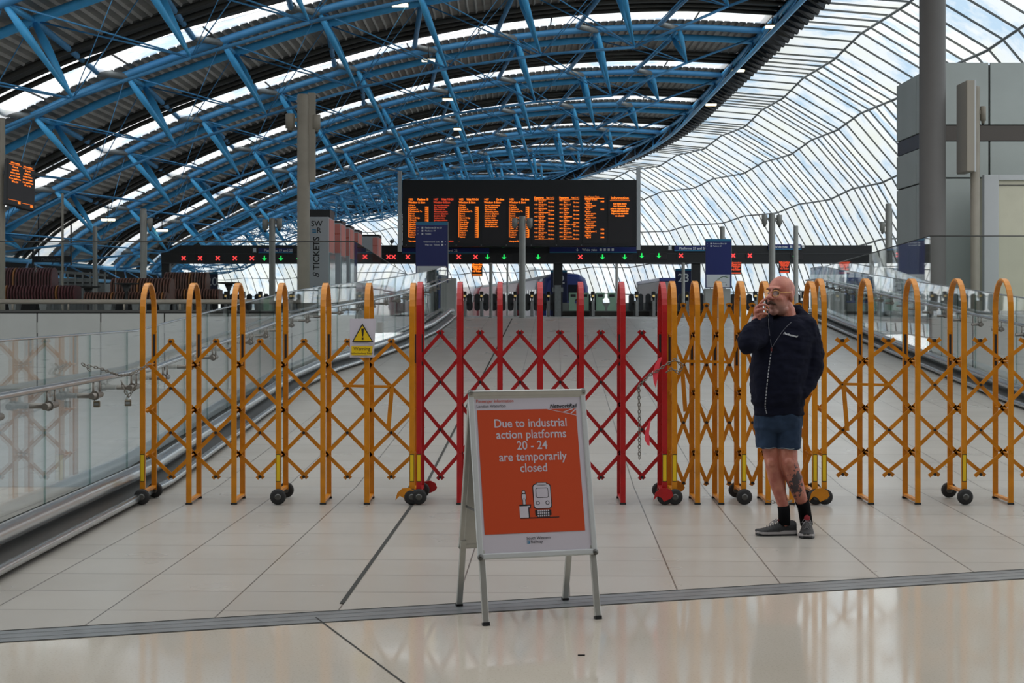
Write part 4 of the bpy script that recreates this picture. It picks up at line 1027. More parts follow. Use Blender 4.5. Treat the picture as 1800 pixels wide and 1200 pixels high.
# small hanging screens
def hang_screen(x0, x1, y0, y1, label, d=71.0):
    a, c = px(x0, y0, d), px(x1, y1, d); r = empty('hanging_screen', ((a.x+c.x)/2, d, c.z), label, 'display screen')
    m = MB(); m.b2(a.x, c.x, d-.05, d+.05, c.z, a.z, bev=.01); m.b2((a.x+c.x)/2-.03, (a.x+c.x)/2+.03, d+.05, BD+.1, a.z-.2, a.z-.05); m.build('housing', BLACK, r)
    m = MB(); w = c.x-a.x; h = a.z-c.z
    for k, s_ in enumerate(('Information', 'Please use', 'Platforms', '1 to 19', 'No trains')): m.text(s_, Matrix.Translation(((a.x+c.x)/2, d-.055, a.z-.10-k*h*.13)), .10, bold=.06)
    m.b2(a.x+.04, c.x-.04, d-.056, d-.054, c.z+.03, c.z+.08); m.build('amber_text', ELED2 if x0 > 1000 else ELED, r)
hang_screen(829, 848, 462, 485, 'small hanging amber screen below the red crosses near the red train')
hang_screen(1284, 1303, 459, 482, 'small hanging amber screen beside the blue map totem')
hang_screen(1369, 1388, 458, 480, 'small hanging amber screen above the head of the man')
# two big tilted screens on the mast at the frame edge
for k, (x, y, lab) in enumerate(((26, 321, 'tilted amber departure screen nearest the dark mast at the frame edge'), (48, 328, 'tilted amber departure screen farther from the dark mast at the frame edge'))):
    d = 30.3+k*.30; c = px(x, y, d); ang = math.radians(52); T = Matrix.Translation(c) @ Matrix.Rotation(ang, 4, 'Z') @ Matrix.Rotation(math.radians(-9), 4, 'X') @ Matrix.Rotation(math.radians(8), 4, 'Y')
    r = empty('departure_screen', c, lab, 'display screen', 'tilted departure screens on the edge mast'); w, h = .35, .90
    m = MB(); m.b2(-w/2, w/2, 0, .10, -h/2, h/2, bev=.01); m.v = [T @ v for v in m.v]; m.build('housing', BLACK, r)
    m = MB(); m.b2(-w/2+.02, w/2-.02, -.003, .001, -h/2+.03, h/2-.03); m.v = [T @ v for v in m.v]; m.build('led_panel', SCREEN, r)
    m = MB()
    for j, s_ in enumerate(('Information', 'Due to', 'industrial', 'action there', 'are no trains', 'from platforms', '20 to 24')): m.text(s_, Matrix.Translation((0, -.005, h/2-.08-j*.058-(.02 if j else 0))), .046, bold=.04, sx=.9)
    m.b2(-w/2+.04, w/2-.04, -.006, -.004, h/2-.105, h/2-.098); m.b2(-w/2+.04, w/2-.04, -.006, -.004, -h/2+.10, -h/2+.106); m.b2(w/2-.10, w/2-.04, -.006, -.004, -h/2+.05, -h/2+.09)
    m.v = [T @ v for v in m.v]; m.build('amber_text', ELED, r)
    if k == 0:
        m = MB(); m.bar(c+Vector((-.25, .1, .2)), c+Vector((.4, .6, .2)), .06, .06); m.build('bracket', BLACK, r)
# dark Platform 20 sign behind the benches
d = 60; a, c = px(58, 450, d), px(125, 461, d)
r = empty('hanging_sign', ((a.x+c.x)/2, d, c.z), 'dark hanging Platform 20 sign above the benches', 'sign')
m = MB(); m.b2(a.x, c.x, d-.05, d+.05, c.z, a.z); m.b2(a.x-.03, a.x+.03, d-.04, d+.04, c.z-.1, a.z+.3); m.b2(c.x-.02, c.x+.02, d-.04, d+.04, c.z-.1, a.z+1.2); m.b2(a.x+.2, a.x+.23, d-.04, d+.04, a.z, 5.7); m.build('panel', BLACK, r)
m = MB(); m.text('+ Platform 20', Matrix.Translation(((a.x+c.x)/2-.1, d-.055, c.z+.06)), .15); m.build('lettering', GALV, r)
# ================================================================= ticket pods
POD = pm('ticket_pod_panel', rgb(176, 180, 184), .35, noise_amt=.04, noise_scale=2)
PINK = pm('ticket_pod_coral', rgb(222, 132, 122), .5)
GLP = pm('ticket_pod_glassy_side', rgb(150, 172, 178), .12)
pods = [(44.5, 'first SWR ticket pod with upright TICKETS lettering beside the tall mast'), (47.6, 'second ticket pod with a coral side panel, behind the lettered one'), (50.2, 'third ticket pod in the row with a small coral panel'), (53, 'fourth ticket pod in the row near the glass screen corner'), (56.5, 'last and most distant ticket pod in the row by the red lane lights')]
for i, (d, lab) in enumerate(pods):
    zb = 1.25 if d < 50 else 1.0; zt = 4.02-.012*i; x1 = -5.12 if i < 4 else -4.75; x0 = x1-.80
    r = empty('ticket_pod', (x0, d, zb), lab, 'ticket machine', 'row of ticket pods')
    m = MB(); m.b2(x0, x1, d, d+1.5, zb, zt, bev=.02); m.build('body', POD, r)
    m = MB(); m.b2(x0, x1+.0, d+.3, d+1.5, zt-.02, zt+(.22 if i == 0 else .08)); m.build('dark_canopy', BLACK, r)
    m = MB(); m.b2(x1, x1+.012, d+.1, d+1.2, zt-.98, zt-.05); m.build('coral_panel', PINK, r)
    m = MB(); m.b2(x1, x1+.02, d+.1, d+1.45, zb+.1, zt-1.0); m.build('glass_side', GLP, r)
    if i:
        m = MB(); m.b2(x1-.19, x1-.005, d-.01, d, zt-.9, zt-.04); m.mat(1); m.text('TICKETS', Matrix.Translation((x1-.10, d-.014, zt-.35)), .05, bold=.03); m.build('coral_front', [PINK, ORANGE], r)
    else:
        m = MB(); cx_ = x1-.52
        m.text('SW', Matrix.Translation((x1-.335, d-.006, zt-.26)), .215, bold=.012); m.text('R', Matrix.Translation((x1-.275, d-.006, zt-.45)), .215, bold=.012)
        T = Matrix.Translation((x1-.265, d-.006, zt-1.02)) @ Matrix.Rotation(-math.pi/2, 4, 'Y')
        m.text('TICKETS', T, .245, bold=.02); m.text('8', T @ Matrix.Translation((-.62, 0, 0)), .26, italic=.3)
        m.mat(1); m.b2(x1-.46, x1-.35, d-.008, d, zt-.45, zt-.34); m.build('lettering', [BLACK, TEAL], r)
        m = MB()
        for k in range(2): m.add([(x1-.46, d-.01, zt-.38-.035*k), (x1-.35, d-.01, zt-.36-.035*k), (x1-.35, d-.01, zt-.37-.035*k), (x1-.46, d-.01, zt-.39-.035*k)], [(0, 1, 2, 3)])
        m.build('logo_stripe', POD, r)
        m = MB()
        for k in range(3): m.text(('Buy', 'Collect', 'Change')[k], Matrix.Translation((x1-.34, d-.006, 1.25+.75-.14*k)), .13)
        m.build('small_lettering', TEAL, r)
# ================================================================= ticket gates
GD = 72.6
GREENP = pm('pale_green_gate', rgb(150, 186, 160), .3)
GATEB = pm('gate_cabinet_steel', rgb(150, 150, 148), .4, .5)
PADD = pm('gate_paddle_dark', rgb(34, 40, 46), .3)
GLOW = pm('gate_reader_lamp', rgb(230, 200, 120), .5, emit=(1, .7, .25, 1), estr=.3)
def GX(x): return (x-900)*GD/F
def gate_proto():
    r = empty('ticket_gate', (0, GD, 1.0), '-', 'ticket gate', 'ticket gates along the platform line')
    b0 = Vector(r.location)
    def P(m, n, mt): m.v = [v+b0 for v in m.v]; return m.build(n, mt, r)
    m = MB(); m.b2(-.07, .07, -.25, 1.3, 0, .72, bev=.02); P(m, 'cabinet', GATEB)
    m = MB(); m.b2(.045, .065, -.27, -.24, 0, .95); P(m, 'edge_post', WHITEP)
    m = MB(); m.box((0, -.05, .98), (.17, .28, .32), bev=.04); m.b2(-.03, .03, -.05, .05, .65, .85); P(m, 'reader_head', BLACK)
    m = MB(); m.box((0, -.205, .93), (.10, .02, .10)); P(m, 'reader_lamp', GLOW)
    for sx in (-1, 1):
        m = MB(); pts = []
        for (qx, qz, a0) in ((.01, .27, 0), (-.01, .27, 90), (-.01, -.27, 180), (.01, -.27, 270)):
            for j in range(6): a = math.radians(a0+j*18); pts.append((sx*.205+qx+.12*math.cos(a), .64+qz+.12*math.sin(a)))
        m.prism(pts, .04, Matrix.Translation((0, .35, 0))); P(m, 'paddle', PADD)
    m = MB(); m.b2(-.2, .2, .34, .40, .50, .62); P(m, 'hinge_block', BLACK)
    return r
gp = gate_proto(); CH_ = {}
for q_ in COL.objects:
    if q_.parent: CH_.setdefault(q_.parent.name, []).append(q_)
gx = [(308+30*k, 0) for k in range(8)]+[(x, 1) for x in (817, 846.5, 876, 905.5, 935, 964)]+[(x, 2) for x in (1042, 1119, 1148.5, 1178)]+[(x, 3) for x in (1207, 1243, 1298, 1327, 1412, 1441, 1470, 1500)]
cnt = {}
for i, (x, sec) in enumerate(gx):
    g = gp if i == 0 else copy_tree(gp, None, CH_); g.location = (GX(x), GD, 1.0); n = cnt.get(sec, 0); cnt[sec] = n+1
    g['label'] = {0: 'dark-paddled ticket gate below the far end of the beam, %s from its end column' % ORD[n], 1: 'dark-paddled ticket gate before the red carriages, %s past the taller totem' % ORD[n],
                  2: 'dark-paddled ticket gate behind the red barrier, %s past the pale green gates' % ORD[n], 3: 'dark-paddled ticket gate beyond the platform 23 banner, %s along' % ORD[n]}[sec]
for k, (xa, xb, lab) in enumerate(((1000, 1035, 'pair of pale green wide-gate leaves next to the platform 22 banner'), (1048, 1083, 'pair of pale green wide-gate leaves beside the thin plain pole'))):
    r = empty('wide_gate', (GX(xa), GD, 1.0), lab, 'ticket gate', 'pale green wide gates'); 
    for x0, x1, s_ in ((xa, xa+15, 1), (xb-15, xb, -1)):
        a, c = GX(x0), GX(x1); z0, z1 = CAMZ-(546-HY)*GD/F, CAMZ-(514-HY)*GD/F; w = c-a
        pts = [(a, z0), (c, z0), (c, z1), (a, z1)]
        e = (c if s_ > 0 else a); n_ = -s_*w*.28
        if s_ > 0: pts = [(a, z0), (c, z0), (c, z0+.2), (c+n_, z0+.32), (c+n_, z0+.48), (c, z0+.6), (c, z1), (a, z1)]
        else: pts = [(a, z0), (c, z0), (c, z1), (a, z1), (a, z0+.6), (a+n_, z0+.48), (a+n_, z0+.32), (a, z0+.2)]
        m = MB(); m.prism(pts, .05, Matrix.Translation((0, GD, 0))); m.build('gate_leaf', GREENP, r)
        m = MB(); m.b2(a+w*.2, c-w*.2, GD-.02, GD, z1-.2, z1-.08); m.build('symbol_plate', BLACK, r)
m = MB(); m.b2(GX(985), GX(1300), GD+1.5, GD+1.7, 1.0, 1.62); m.mat(1); m.b2(GX(985), GX(1300), GD+1.48, GD+1.5, 1.0, 1.22)
tag(m.build('low_partition', [GREYP, BAND]), 'low pale partition running behind the pale green gates', 'partition')
# ================================================================= benches on the deck
def bench(x0, x1, d, zt_back, zt_seat, label, mats, skirt=0.0, name='slatted_bench', bk=.5, sx0=None, sx1=None):
    r = empty(name, ((x0+x1)/2, d, 1.25), label, 'bench'); z0 = 1.25
    def slats(nm, xa, xb, prof, mts):
        m = MB(); x = xa; k = 0
        while x < xb:
            m.mat(1 if (k % 17 == 9) else 0); M = Matrix.Translation((x, 0, 0)) @ Matrix.Rotation(math.pi/2, 4, 'Z')
            # profile given as (y, z): rotate local x->y
            vs = [Vector((x+t, d+y, z)) for t in (0, .028) for y, z in prof]; n = len(prof)
            m.add(vs, [tuple(range(n))[::-1], tuple(range(n, 2*n))]+[(i, (i+1) % n, (i+1) % n+n, i+n) for i in range(n)])
            x += .062; k += 1
        return m.build(nm, mts, r)
    zs = zt_seat
    seat = [(.04, z0+.42), (0, z0+.48), (-.02, zs-.16), (.03, zs-.05), (.12, zs), (.36, zs-.02), (.52, zs-.03), (.55, z0+.42)]
    back = [(.5, z0+.35)]+[(.52+bk/2-bk/2*math.cos(a), zt_back-.22+.22*math.sin(a)) for a in [math.pi*j/10 for j in range(11)]]+[(.52+bk, z0+.35)]
    slats('seat_slats', sx0 if sx0 is not None else x0, sx1 if sx1 is not None else x1, seat, mats)
    slats('back_slats', x0, x1, back, mats)
    n = max(2, int((x1-x0)/1.1))
    for k in range(n+1):
        xx = x0+.06+(x1-x0-.12)*k/n; m = MB(); m.prism([(-.03, 0), (.03, 0), (.10, .45), (-.10, .45)], .35, Matrix.Translation((xx, d+.1, z0))); m.build('leg', GALV, r)
    return r
k33 = 33/F
bench((-40-900)*k33, (78-900)*k33, 33, CAMZ+63*k33, CAMZ+31*k33, 'long maroon slatted bench with a high barrel back at the frame edge', [WOODR, WOODO], sx1=(133-900)*k33)
m = MB(); xx = (78.5-900)*k33; m.v = []
bench((178-900)*k33, (286-900)*k33, 33.2, CAMZ+45*k33, CAMZ+19*k33, 'brown slatted bench with a low back behind the first yellow hoop', [WOOD, WOODO], sx0=(142-900)*k33, sx1=(286-900)*k33)
bench((292-900)*36/F, (366-900)*36/F, 35.2, CAMZ+54*36/F, CAMZ+24*36/F, 'brown slatted bench with a high rounded back before the platform 20 banner', [WOOD, WOODO], sx1=(398-900)*36/F)
for x, y, d, lab in ((155, 503, 34.5, 'small dark bench table between the maroon and brown benches'), (222, 497, 32.7, 'small dark bench table in front of the low brown bench'), (402, 496, 36.5, 'small dark bench table past the high rounded bench')):
    c = px(x, y, d); r = empty('side_table', (c.x, d, 1.25), lab, 'table', 'small dark tables by the benches')
    m = MB(); m.lathe([(.02, c.z-.05), (.24, c.z-.03), (.26, c.z-.01), (.26, c.z)], c=(c.x, d, 0), n=20); m.build('table_top', BLACK, r)
    m = MB(); m.lathe([(.18, 1.25), (.18, 1.27), (.03, 1.30), (.03, c.z-.2), (.10, c.z-.04)], c=(c.x, d, 0), n=14); m.build('pedestal', BLACK, r)
# pale service counter further back
d = 56; r = empty('service_counter', (px(130, 0, d).x, d, 1.0), 'pale grey counter with rails far behind the benches', 'counter')
m = MB(); m.b2(px(70, 0, d).x, px(185, 0, d).x, d, d+1, 1.0, px(0, 498, d).z); m.b2(px(90, 0, d).x, px(170, 0, d).x, d-.05, d, px(0, 496, d).z, px(0, 489, d).z); m.build('body', GALV, r)
m = MB()
for k in range(9): m.b2(px(80+k*13, 0, d).x, px(80+k*13, 0, d).x+.05, d-.1, d-.05, 1.0, px(0, 478, d).z)
m.bar(px(70, 475, d), px(190, 484, d), .06, .09); m.build('railing', GALV, r)
# ================================================================= train standing at platform 22
TRED = pm('train_red', rgb(150, 46, 54), .35); TWHT = pm('train_pale_grey', rgb(205, 190, 200), .35); TBLU = pm('train_blue', rgb(26, 46, 112), .3); TROOF = pm('train_roof_grey', rgb(100, 102, 106), .5); TWIN = pm('train_window', rgb(28, 32, 40), .1)
r = empty('passenger_train', (3.2, 95, 0.2), 'red train with a blue cab standing beyond the gates at platform 22', 'train')
sec = [(-1.40, 0), (-1.42, 1.1), (-1.40, 2.35), (-1.22, 2.9), (-.8, 3.14), (0, 3.22), (.8, 3.14), (1.22, 2.9), (1.40, 2.35), (1.42, 1.1), (1.40, 0)]
def tpt(s, x, z, shr=1.0):
    th = .055+.0009*s; cx_ = 3.2-s*.055-.00045*s*s
    return Vector((cx_+x*shr, 95+s, .2+z*(1 if shr == 1 else (.9+.1*shr))))
def tseg(s0, s1, nm, mt, n=6, inset=0):
    rows = [[tpt(s0+(s1-s0)*k/n, x, z) for x, z in sec] for k in range(n+1)]
    mm = MB(); mm.grid(rows); o = len(mm.v)-len(sec); mm.f += [tuple(range(len(sec)))[::-1], tuple(range(o, o+len(sec)))]; mm.m += [0, 0]; mm.sm += [False, False]
    return mm.build(nm, mt, r)
tseg(.6, 4.0, 'cab_body', TBLU, 3)
mm = MB(); mm.grid([[tpt(.6, x, z) for x, z in sec], [tpt(.2, x*.95, z*.99) for x, z in sec], [tpt(0, x*.82, z*.93) for x, z in sec]]); o = len(mm.v)-len(sec); mm.f.append(tuple(range(o, o+len(sec)))); mm.m.append(0); mm.sm.append(False); mm.build('cab_nose', TBLU, r)
mm = MB(); mm.b2(2.35, 3.05, 94.93, 95.0, 1.75, 2.7); mm.b2(3.35, 4.05, 94.93, 95.0, 1.75, 2.7); mm.build('windscreen', TWIN, r)
tseg(4.0, 20, 'pale_carriage', TWHT, 6)
s0 = 20.6
for k in range(4): tseg(s0+k*20.6, s0+k*20.6+20, 'red_carriage', TRED, 6)
mm = MB()
for k in range(5):
    a0 = 1.0+k*20.6; rows = [[tpt(a0+19*j/6, x, z+.02) for x, z in sec[3:8]] for j in range(7)]; mm.grid(rows)
mm.build('roof', TROOF, r)
mm = MB()
for k in range(5):
    for j in range(7):
        a0 = 4.6+k*20.6+j*2.2; rows = [[tpt(a0, -1.43, 1.5), tpt(a0, -1.43, 2.25)], [tpt(a0+1.5, -1.43, 1.5), tpt(a0+1.5, -1.43, 2.25)]]; mm.grid(rows, smooth=False)
mm.build('window_band', TWIN, r)
# distant blue and grey carriage behind the platform 23 banner, grey lift housing
a, c = px(1160, 488, 110), px(1192, 530, 110)
r = empty('parked_carriage', ((a.x+c.x)/2, 110, .2), 'grey and blue carriage end beside the platform 23 banner', 'train'); m = MB(); m.b2(a.x, c.x, 110, 130, .2, a.z-.2, bev=.1); m.build('body', GALV, r); m = MB(); m.b2(a.x-.05, c.x, 109.9, 130, a.z-.25, a.z, bev=.05); m.build('blue_roof', TBLU, r)
a, c = px(924, 470, 200), px(942, 492, 200)
tag(MB().b2(a.x, c.x, 200, 204, .2, a.z).build('lift_housing', GREYP), 'plain grey box-like housing rising behind the pale train carriage', 'kiosk')
# ================================================================= lamps under the roof
for x, y, d, lab in ((1358, 47, 54, 'lit twin-tube lamp on the eaves, the highest of those beside the glass'), (1298, 124, 63, 'lit twin-tube lamp on the eaves, middle one beside the glass'), (1250, 184, 72, 'lit twin-tube lamp on the eaves, lowest of the bright ones beside the glass'),
                     (703, 9, 45.7, 'lit twin-tube lamp at the top edge, among the nearest blue arches'), (753, 106, 56, 'lit twin-tube lamp on a blue strut, second down the middle line'), (788, 175, 66.5, 'lit twin-tube lamp on a blue strut, third down the middle line'), (806, 227, 77.5, 'faint twin-tube lamp, lowest in the middle line above the board'),
                     (190, 386, 58, 'lit lamp low in the trusses above the brown bench'), (285, 405, 69, 'lit lamp low in the trusses beside the red lane lights')):
    c = px(x, y, d); r = empty('roof_lamp', c, lab, 'lamp', 'twin-tube lamps under the train-shed roof')
    m = MB(); m.box(c+Vector((0, 0, .06)), (.50, .30, .05), bev=.01); m.cyl(c+Vector((0, 0, .08)), c+Vector((0, 0, .5)), .02, 6); m.build('housing', BLACK, r)
    for q in (-.09, .09): m = MB(); m.cyl(c+Vector((-.23, q, 0)), c+Vector((.23, q, 0)), .045, 8); m.build('tube', EWARM, r)
# small bollard lamp behind the glass screen, cctv on the beam
r = empty('beam_camera', px(690, 432, 72), 'tiny camera dome on top of the beam near the ticket pods', 'camera'); c = px(688, 430, 72); m = MB(); m.cyl((c.x, 72.3, BZ(431)), (c.x, 72.3, c.z+.1), .03, 8); m.lathe([(.03, -.08), (.1, -.03), (.1, .06), (.03, .1)], c=(c.x, 72.3, c.z+.15), n=10); m.build('dome', GALV, r)
# shop poster standing below the balustrade, seen through the glass
r = empty('shop_poster', (-4.2, 11.5, 0), 'dark maroon shop poster reading Kiehls seen through the ramp glass', 'poster')
POST = pm('poster_maroon', rgb(60, 34, 38), .6)
m = MB(); m.b2(-4.5, -3.75, 11.5, 11.56, .0, .62, bev=.01); m.build('board', POST, r)
m = MB(); m.text("Kiehl's", Matrix.Translation((-4.0, 11.49, CAMZ-(945-HY)*11.5/F)), .20, align='CENTER', italic=.35); m.b2(-4.3, -3.72, 11.488, 11.49, CAMZ-(955-HY)*11.5/F, CAMZ-(954-HY)*11.5/F); m.build('lettering', GALV, r)
# ================================================================= the man on the phone
D0 = 11.09
def pp(x, y, dy=0.0):
    d = D0+dy; return Vector(((x-900)*d/F, d, CAMZ-(y-HY)*d/F))
man = empty('person', (1.95, 11.1, 0), 'man in navy hoodie and denim shorts standing and talking on a phone', 'person')
MO = Vector(man.location)
HS = 1.1; HC = pp(1372, 519.5, .0)
def ellip(mb, c, r, R=None, n=16, k=12):
    if R is not None and (Vector(c)-HC).length < .2 and R is not None: r = tuple(q*HS for q in r)
    c = Vector(c); vs = []; 
    for i in range(1, k):
        a = math.pi*i/k
        for j in range(n):
            b = 2*math.pi*j/n; v = Vector((r[0]*math.sin(a)*math.cos(b), r[1]*math.sin(a)*math.sin(b), r[2]*math.cos(a)))
            vs.append(c+(R @ v if R is not None else v))
    t = Vector((0, 0, r[2])); vs += [c+(R @ t if R is not None else t), c-(R @ t if R is not None else t)]
    fs = [(i*n+j, (i+1)*n+j, (i+1)*n+(j+1) % n, i*n+(j+1) % n) for i in range(k-2) for j in range(n)]
    T = (k-1)*n; fs += [(T, j, (j+1) % n) for j in range(n)]+[(T+1, (k-2)*n+(j+1) % n, (k-2)*n+j) for j in range(n)]
    mb.add(vs, fs, True)
def limb(mb, pts, n=14):
    """pts [(Vector, r)]: tapered limb with round joints"""
    P = [p for p, r in pts]; Rr = [r for p, r in pts]; fp, fr = [], []
    for (p, r), (q, r2) in zip(pts, pts[1:]):
        for k in range(4): t = k/4; fp.append(p.lerp(q, t)); fr.append(r+(r2-r)*t)
    fp.append(P[-1]); fr.append(Rr[-1]); mb.tube(fp, fr, n)
    for p, r in pts: ellip(mb, p, (r*.99,)*3, n=12, k=8)
def remesh(mb, name, mat, voxel, smooth=4, parent=man, disp=None, smf=.5):
    o = mb.build(name, mat, None); 
    md = o.modifiers.new('r', 'REMESH'); md.mode = 'VOXEL'; md.voxel_size = voxel; md.use_smooth_shade = True
    if smooth: ms = o.modifiers.new('s', 'SMOOTH'); ms.factor = smf; ms.iterations = smooth
    dg = bpy.context.evaluated_depsgraph_get(); me = bpy.data.meshes.new_from_object(o.evaluated_get(dg))
    bpy.data.objects.remove(o)
    if disp:
        nn = [v.normal.copy() for v in me.vertices]
        for v, n in zip(me.vertices, nn): v.co = v.co+n*disp(v.co)
    if parent: me.transform(Matrix.Translation(-parent_world(parent)))
    me.name = name
    for p in me.polygons: p.use_smooth = True
    q = bpy.data.objects.new(name, me); COL.objects.link(q); q.parent = parent
    if not me.materials: me.materials.append(mat)
    return q
# skin with a little redness; tattoo on the front calf
SKIN = bpy.data.materials.new('skin'); SKIN.use_nodes = True; t = SKIN.node_tree; b = t.nodes['Principled BSDF']; K = t.links.new
b.inputs['Roughness'].default_value = .5; b.inputs['Subsurface Weight'].default_value = .08; b.inputs['Subsurface Scale'].default_value = .01
c = N(t, 'ShaderNodeTexCoord'); n1 = N(t, 'ShaderNodeTexNoise', i_Scale=14.0, i_Detail=4.0); K(c.outputs['Object'], n1.inputs['Vector'])
r1 = ramp(t, [(.35, rgb(182, 118, 98)), (.65, rgb(156, 88, 74))]); K(n1.outputs['Fac'], r1.inputs['Fac'])
tt = pp(1399, 850, -.05)-MO
vm = N(t, 'ShaderNodeVectorMath', operation='SUBTRACT'); K(c.outputs['Object'], vm.inputs[0]); vm.inputs[1].default_value = tt
vs = N(t, 'ShaderNodeVectorMath', operation='MULTIPLY'); K(vm.outputs[0], vs.inputs[0]); vs.inputs[1].default_value = (20, 9, 8)
vl = N(t, 'ShaderNodeVectorMath', operation='LENGTH'); K(vs.outputs[0], vl.inputs[0])
n2 = N(t, 'ShaderNodeTexNoise', i_Scale=46.0, i_Detail=3.0); K(c.outputs['Object'], n2.inputs['Vector'])
mt = N(t, 'ShaderNodeMath', operation='MULTIPLY_ADD'); K(vl.outputs['Value'], mt.inputs[0]); mt.inputs[1].default_value = -.28; K(n2.outputs['Fac'], mt.inputs[2])
rm = ramp(t, [(.24, 0.0), (.29, 1.0)]); K(mt.outputs[0], rm.inputs['Fac'])
mx = N(t, 'ShaderNodeMix', data_type='RGBA'); K(rm.outputs[0], mx.inputs[0])
jw = N(t, 'ShaderNodeVectorMath', operation='DISTANCE'); K(c.outputs['Object'], jw.inputs[0]); jw.inputs[1].default_value = pp(1366, 547, -.06)-MO
n4 = N(t, 'ShaderNodeTexNoise', i_Scale=260.0); K(c.outputs['Object'], n4.inputs['Vector'])
j2 = N(t, 'ShaderNodeMath', operation='MULTIPLY_ADD'); K(n4.outputs['Fac'], j2.inputs[0]); j2.inputs[1].default_value = .05; K(jw.outputs['Value'], j2.inputs[2])
jr = ramp(t, [(.075, .55), (.125, 0.0)]); K(j2.outputs[0], jr.inputs['Fac'])
m5 = N(t, 'ShaderNodeMix', data_type='RGBA'); K(jr.outputs[0], m5.inputs[0]); K(r1.outputs[0], m5.inputs[6]); m5.inputs[7].default_value = rgb(132, 112, 106); K(m5.outputs[2], mx.inputs[6]); mx.inputs[7].default_value = rgb(62, 52, 56); K(mx.outputs[2], b.inputs['Base Color'])
# --- body
HS = 1.1; HC = pp(1372, 519.5, .0); YAW = math.radians(-44); HR = Matrix.Rotation(YAW, 3, 'Z') @ Matrix.Rotation(math.radians(-3), 3, 'X')
def H(x, y, z): return HC+HR @ Vector((x, y, z))*HS
m = MB()
ellip(m, H(0, .012, .033), (.077, .100, .092), HR, 24, 18)
ellip(m, H(0, -.028, -.035), (.064, .070, .088), HR, 20, 16)
ellip(m, H(0, -.070, -.103), (.032, .026, .026), HR)
ellip(m, H(0, -.01, -.085), (.060, .060, .038), HR)
ellip(m, H(0, -.082, .040), (.054, .018, .014), HR)
m.tube([H(0, -.092, .030), H(0, -.106, .008), H(0, -.119, -.016)], [.010, .012, .015], 10); ellip(m, H(0, -.118, -.020), (.019, .015, .013), HR)
for s_ in (-1, 1):
    ellip(m, H(s_*.038, -.068, -.022), (.024, .024, .022), HR); ellip(m, H(s_*.013, -.110, -.024), (.010, .011, .009), HR)
    ellip(m, H(s_*.079, .012, -.006), (.010, .020, .033), HR @ Matrix.Rotation(s_*.25, 3, 'Z')); ellip(m, H(s_*.076, .008, -.03), (.009, .010, .013), HR)
ellip(m, H(0, -.094, -.068), (.026, .012, .008), HR); ellip(m, H(0, -.092, -.080), (.022, .012, .008), HR)
limb(m, [(H(0, .02, -.05), .060), (pp(1381, 545, .03), .064), (pp(1384, 566, .03), .072)])
limb(m, [(pp(1384, 572, .03), .08), (pp(1378, 620, 0), .13), (pp(1370, 680, 0), .12), (pp(1367, 720, 0), .12)])
# legs
limb(m, [(pp(1349, 735, .0), .085), (pp(1355, 790, -.01), .060), (pp(1358, 812, -.015), .054), (pp(1364, 840, .015), .056), (pp(1371, 868, .02), .045), (pp(1378, 893, .02), .035), (pp(1379, 922, .02), .034)])
limb(m, [(pp(1386, 735, -.01), .090), (pp(1385, 790, -.035), .066), (pp(1387, 812, -.045), .060), (pp(1396, 842, -.005), .060), (pp(1405, 868, .03), .048), (pp(1413, 890, .07), .037), (pp(1418, 922, .09), .036)])
ellip(m, pp(1386, 812, -.085), (.034, .03, .04)); ellip(m, pp(1356, 812, -.055), (.030, .026, .036))
# arms (forearms inside the sleeves) and the phone hand
wr = pp(1330, 561, -.14)
limb(m, [(pp(1342, 584, -.02), .05), (pp(1312, 606, -.20), .042), (wr, .030)])
ellip(m, pp(1333.5, 548, -.145), (.036, .024, .052), None)
limb(m, [(wr, .029), (pp(1334, 553, -.14), .027)], 12)
def fing(*a): limb(m, [(pp(1334+(x-1334)*1.12, 549+(y-549)*1.12, -.15+(d_+.15)*1.1), r_*1.08) for x, y, d_, r_ in a], 10)
fing((1333, 541, -.145, .0105), (1338, 533, -.165, .0098), (1345, 527, -.16, .0088), (1350, 523.5, -.15, .0076))
fing((1330, 543, -.155, .0105), (1334, 538, -.185, .0098), (1342, 536.5, -.195, .0090), (1347, 538.5, -.185, .008))
fing((1329, 548, -.155, .0105), (1334, 545, -.190, .0098), (1342, 543.5, -.198, .0090), (1347, 545, -.186, .008))
fing((1331, 554, -.150, .0100), (1337, 551.5, -.185, .0092), (1343, 550.5, -.190, .0084), (1347, 551.5, -.182, .0076))
fing((1337, 556, -.125, .0125), (1345, 553, -.105, .0115), (1350, 546, -.100, .0095))
# hidden hand in the pocket: continuous with its forearm
limb(m, [(pp(1420, 580, .02), .05), (pp(1431, 645, .03), .042), (pp(1408, 690, -.08), .030), (pp(1398, 699, -.10), .030)])
remesh(m, 'body', SKIN, .0052, 3)
for s_ in (-1, 1):
    mm = MB(); ellip(mm, H(s_*.031, -.0800, .010), (.012, .010, .006), HR, 12, 8); mm.build('eye', pm('eye_dark', rgb(58, 44, 40), .2), man)
    mm = MB(); mm.tube([H(s_*.014, -.104, .034), H(s_*.032, -.101, .040), H(s_*.05, -.086, .034)], [.003, .0045, .002], 6); mm.build('eyebrow', pm('brow_hair', rgb(96, 72, 58), .8), man)
mm = MB(); mm.tube([H(-.034, -.088, -.064), H(-.022, -.104, -.054), H(0, -.112, -.048), H(.022, -.104, -.054), H(.034, -.088, -.064)], [.004, .009, .0105, .009, .004], 10); mm.build('moustache', pm('moustache_hair', rgb(84, 58, 46), .9, bump=.8, bump_scale=300), man)
BEARD = pm('grey_stubble', rgb(150, 112, 98), .8, noise_amt=.25, noise_scale=160)
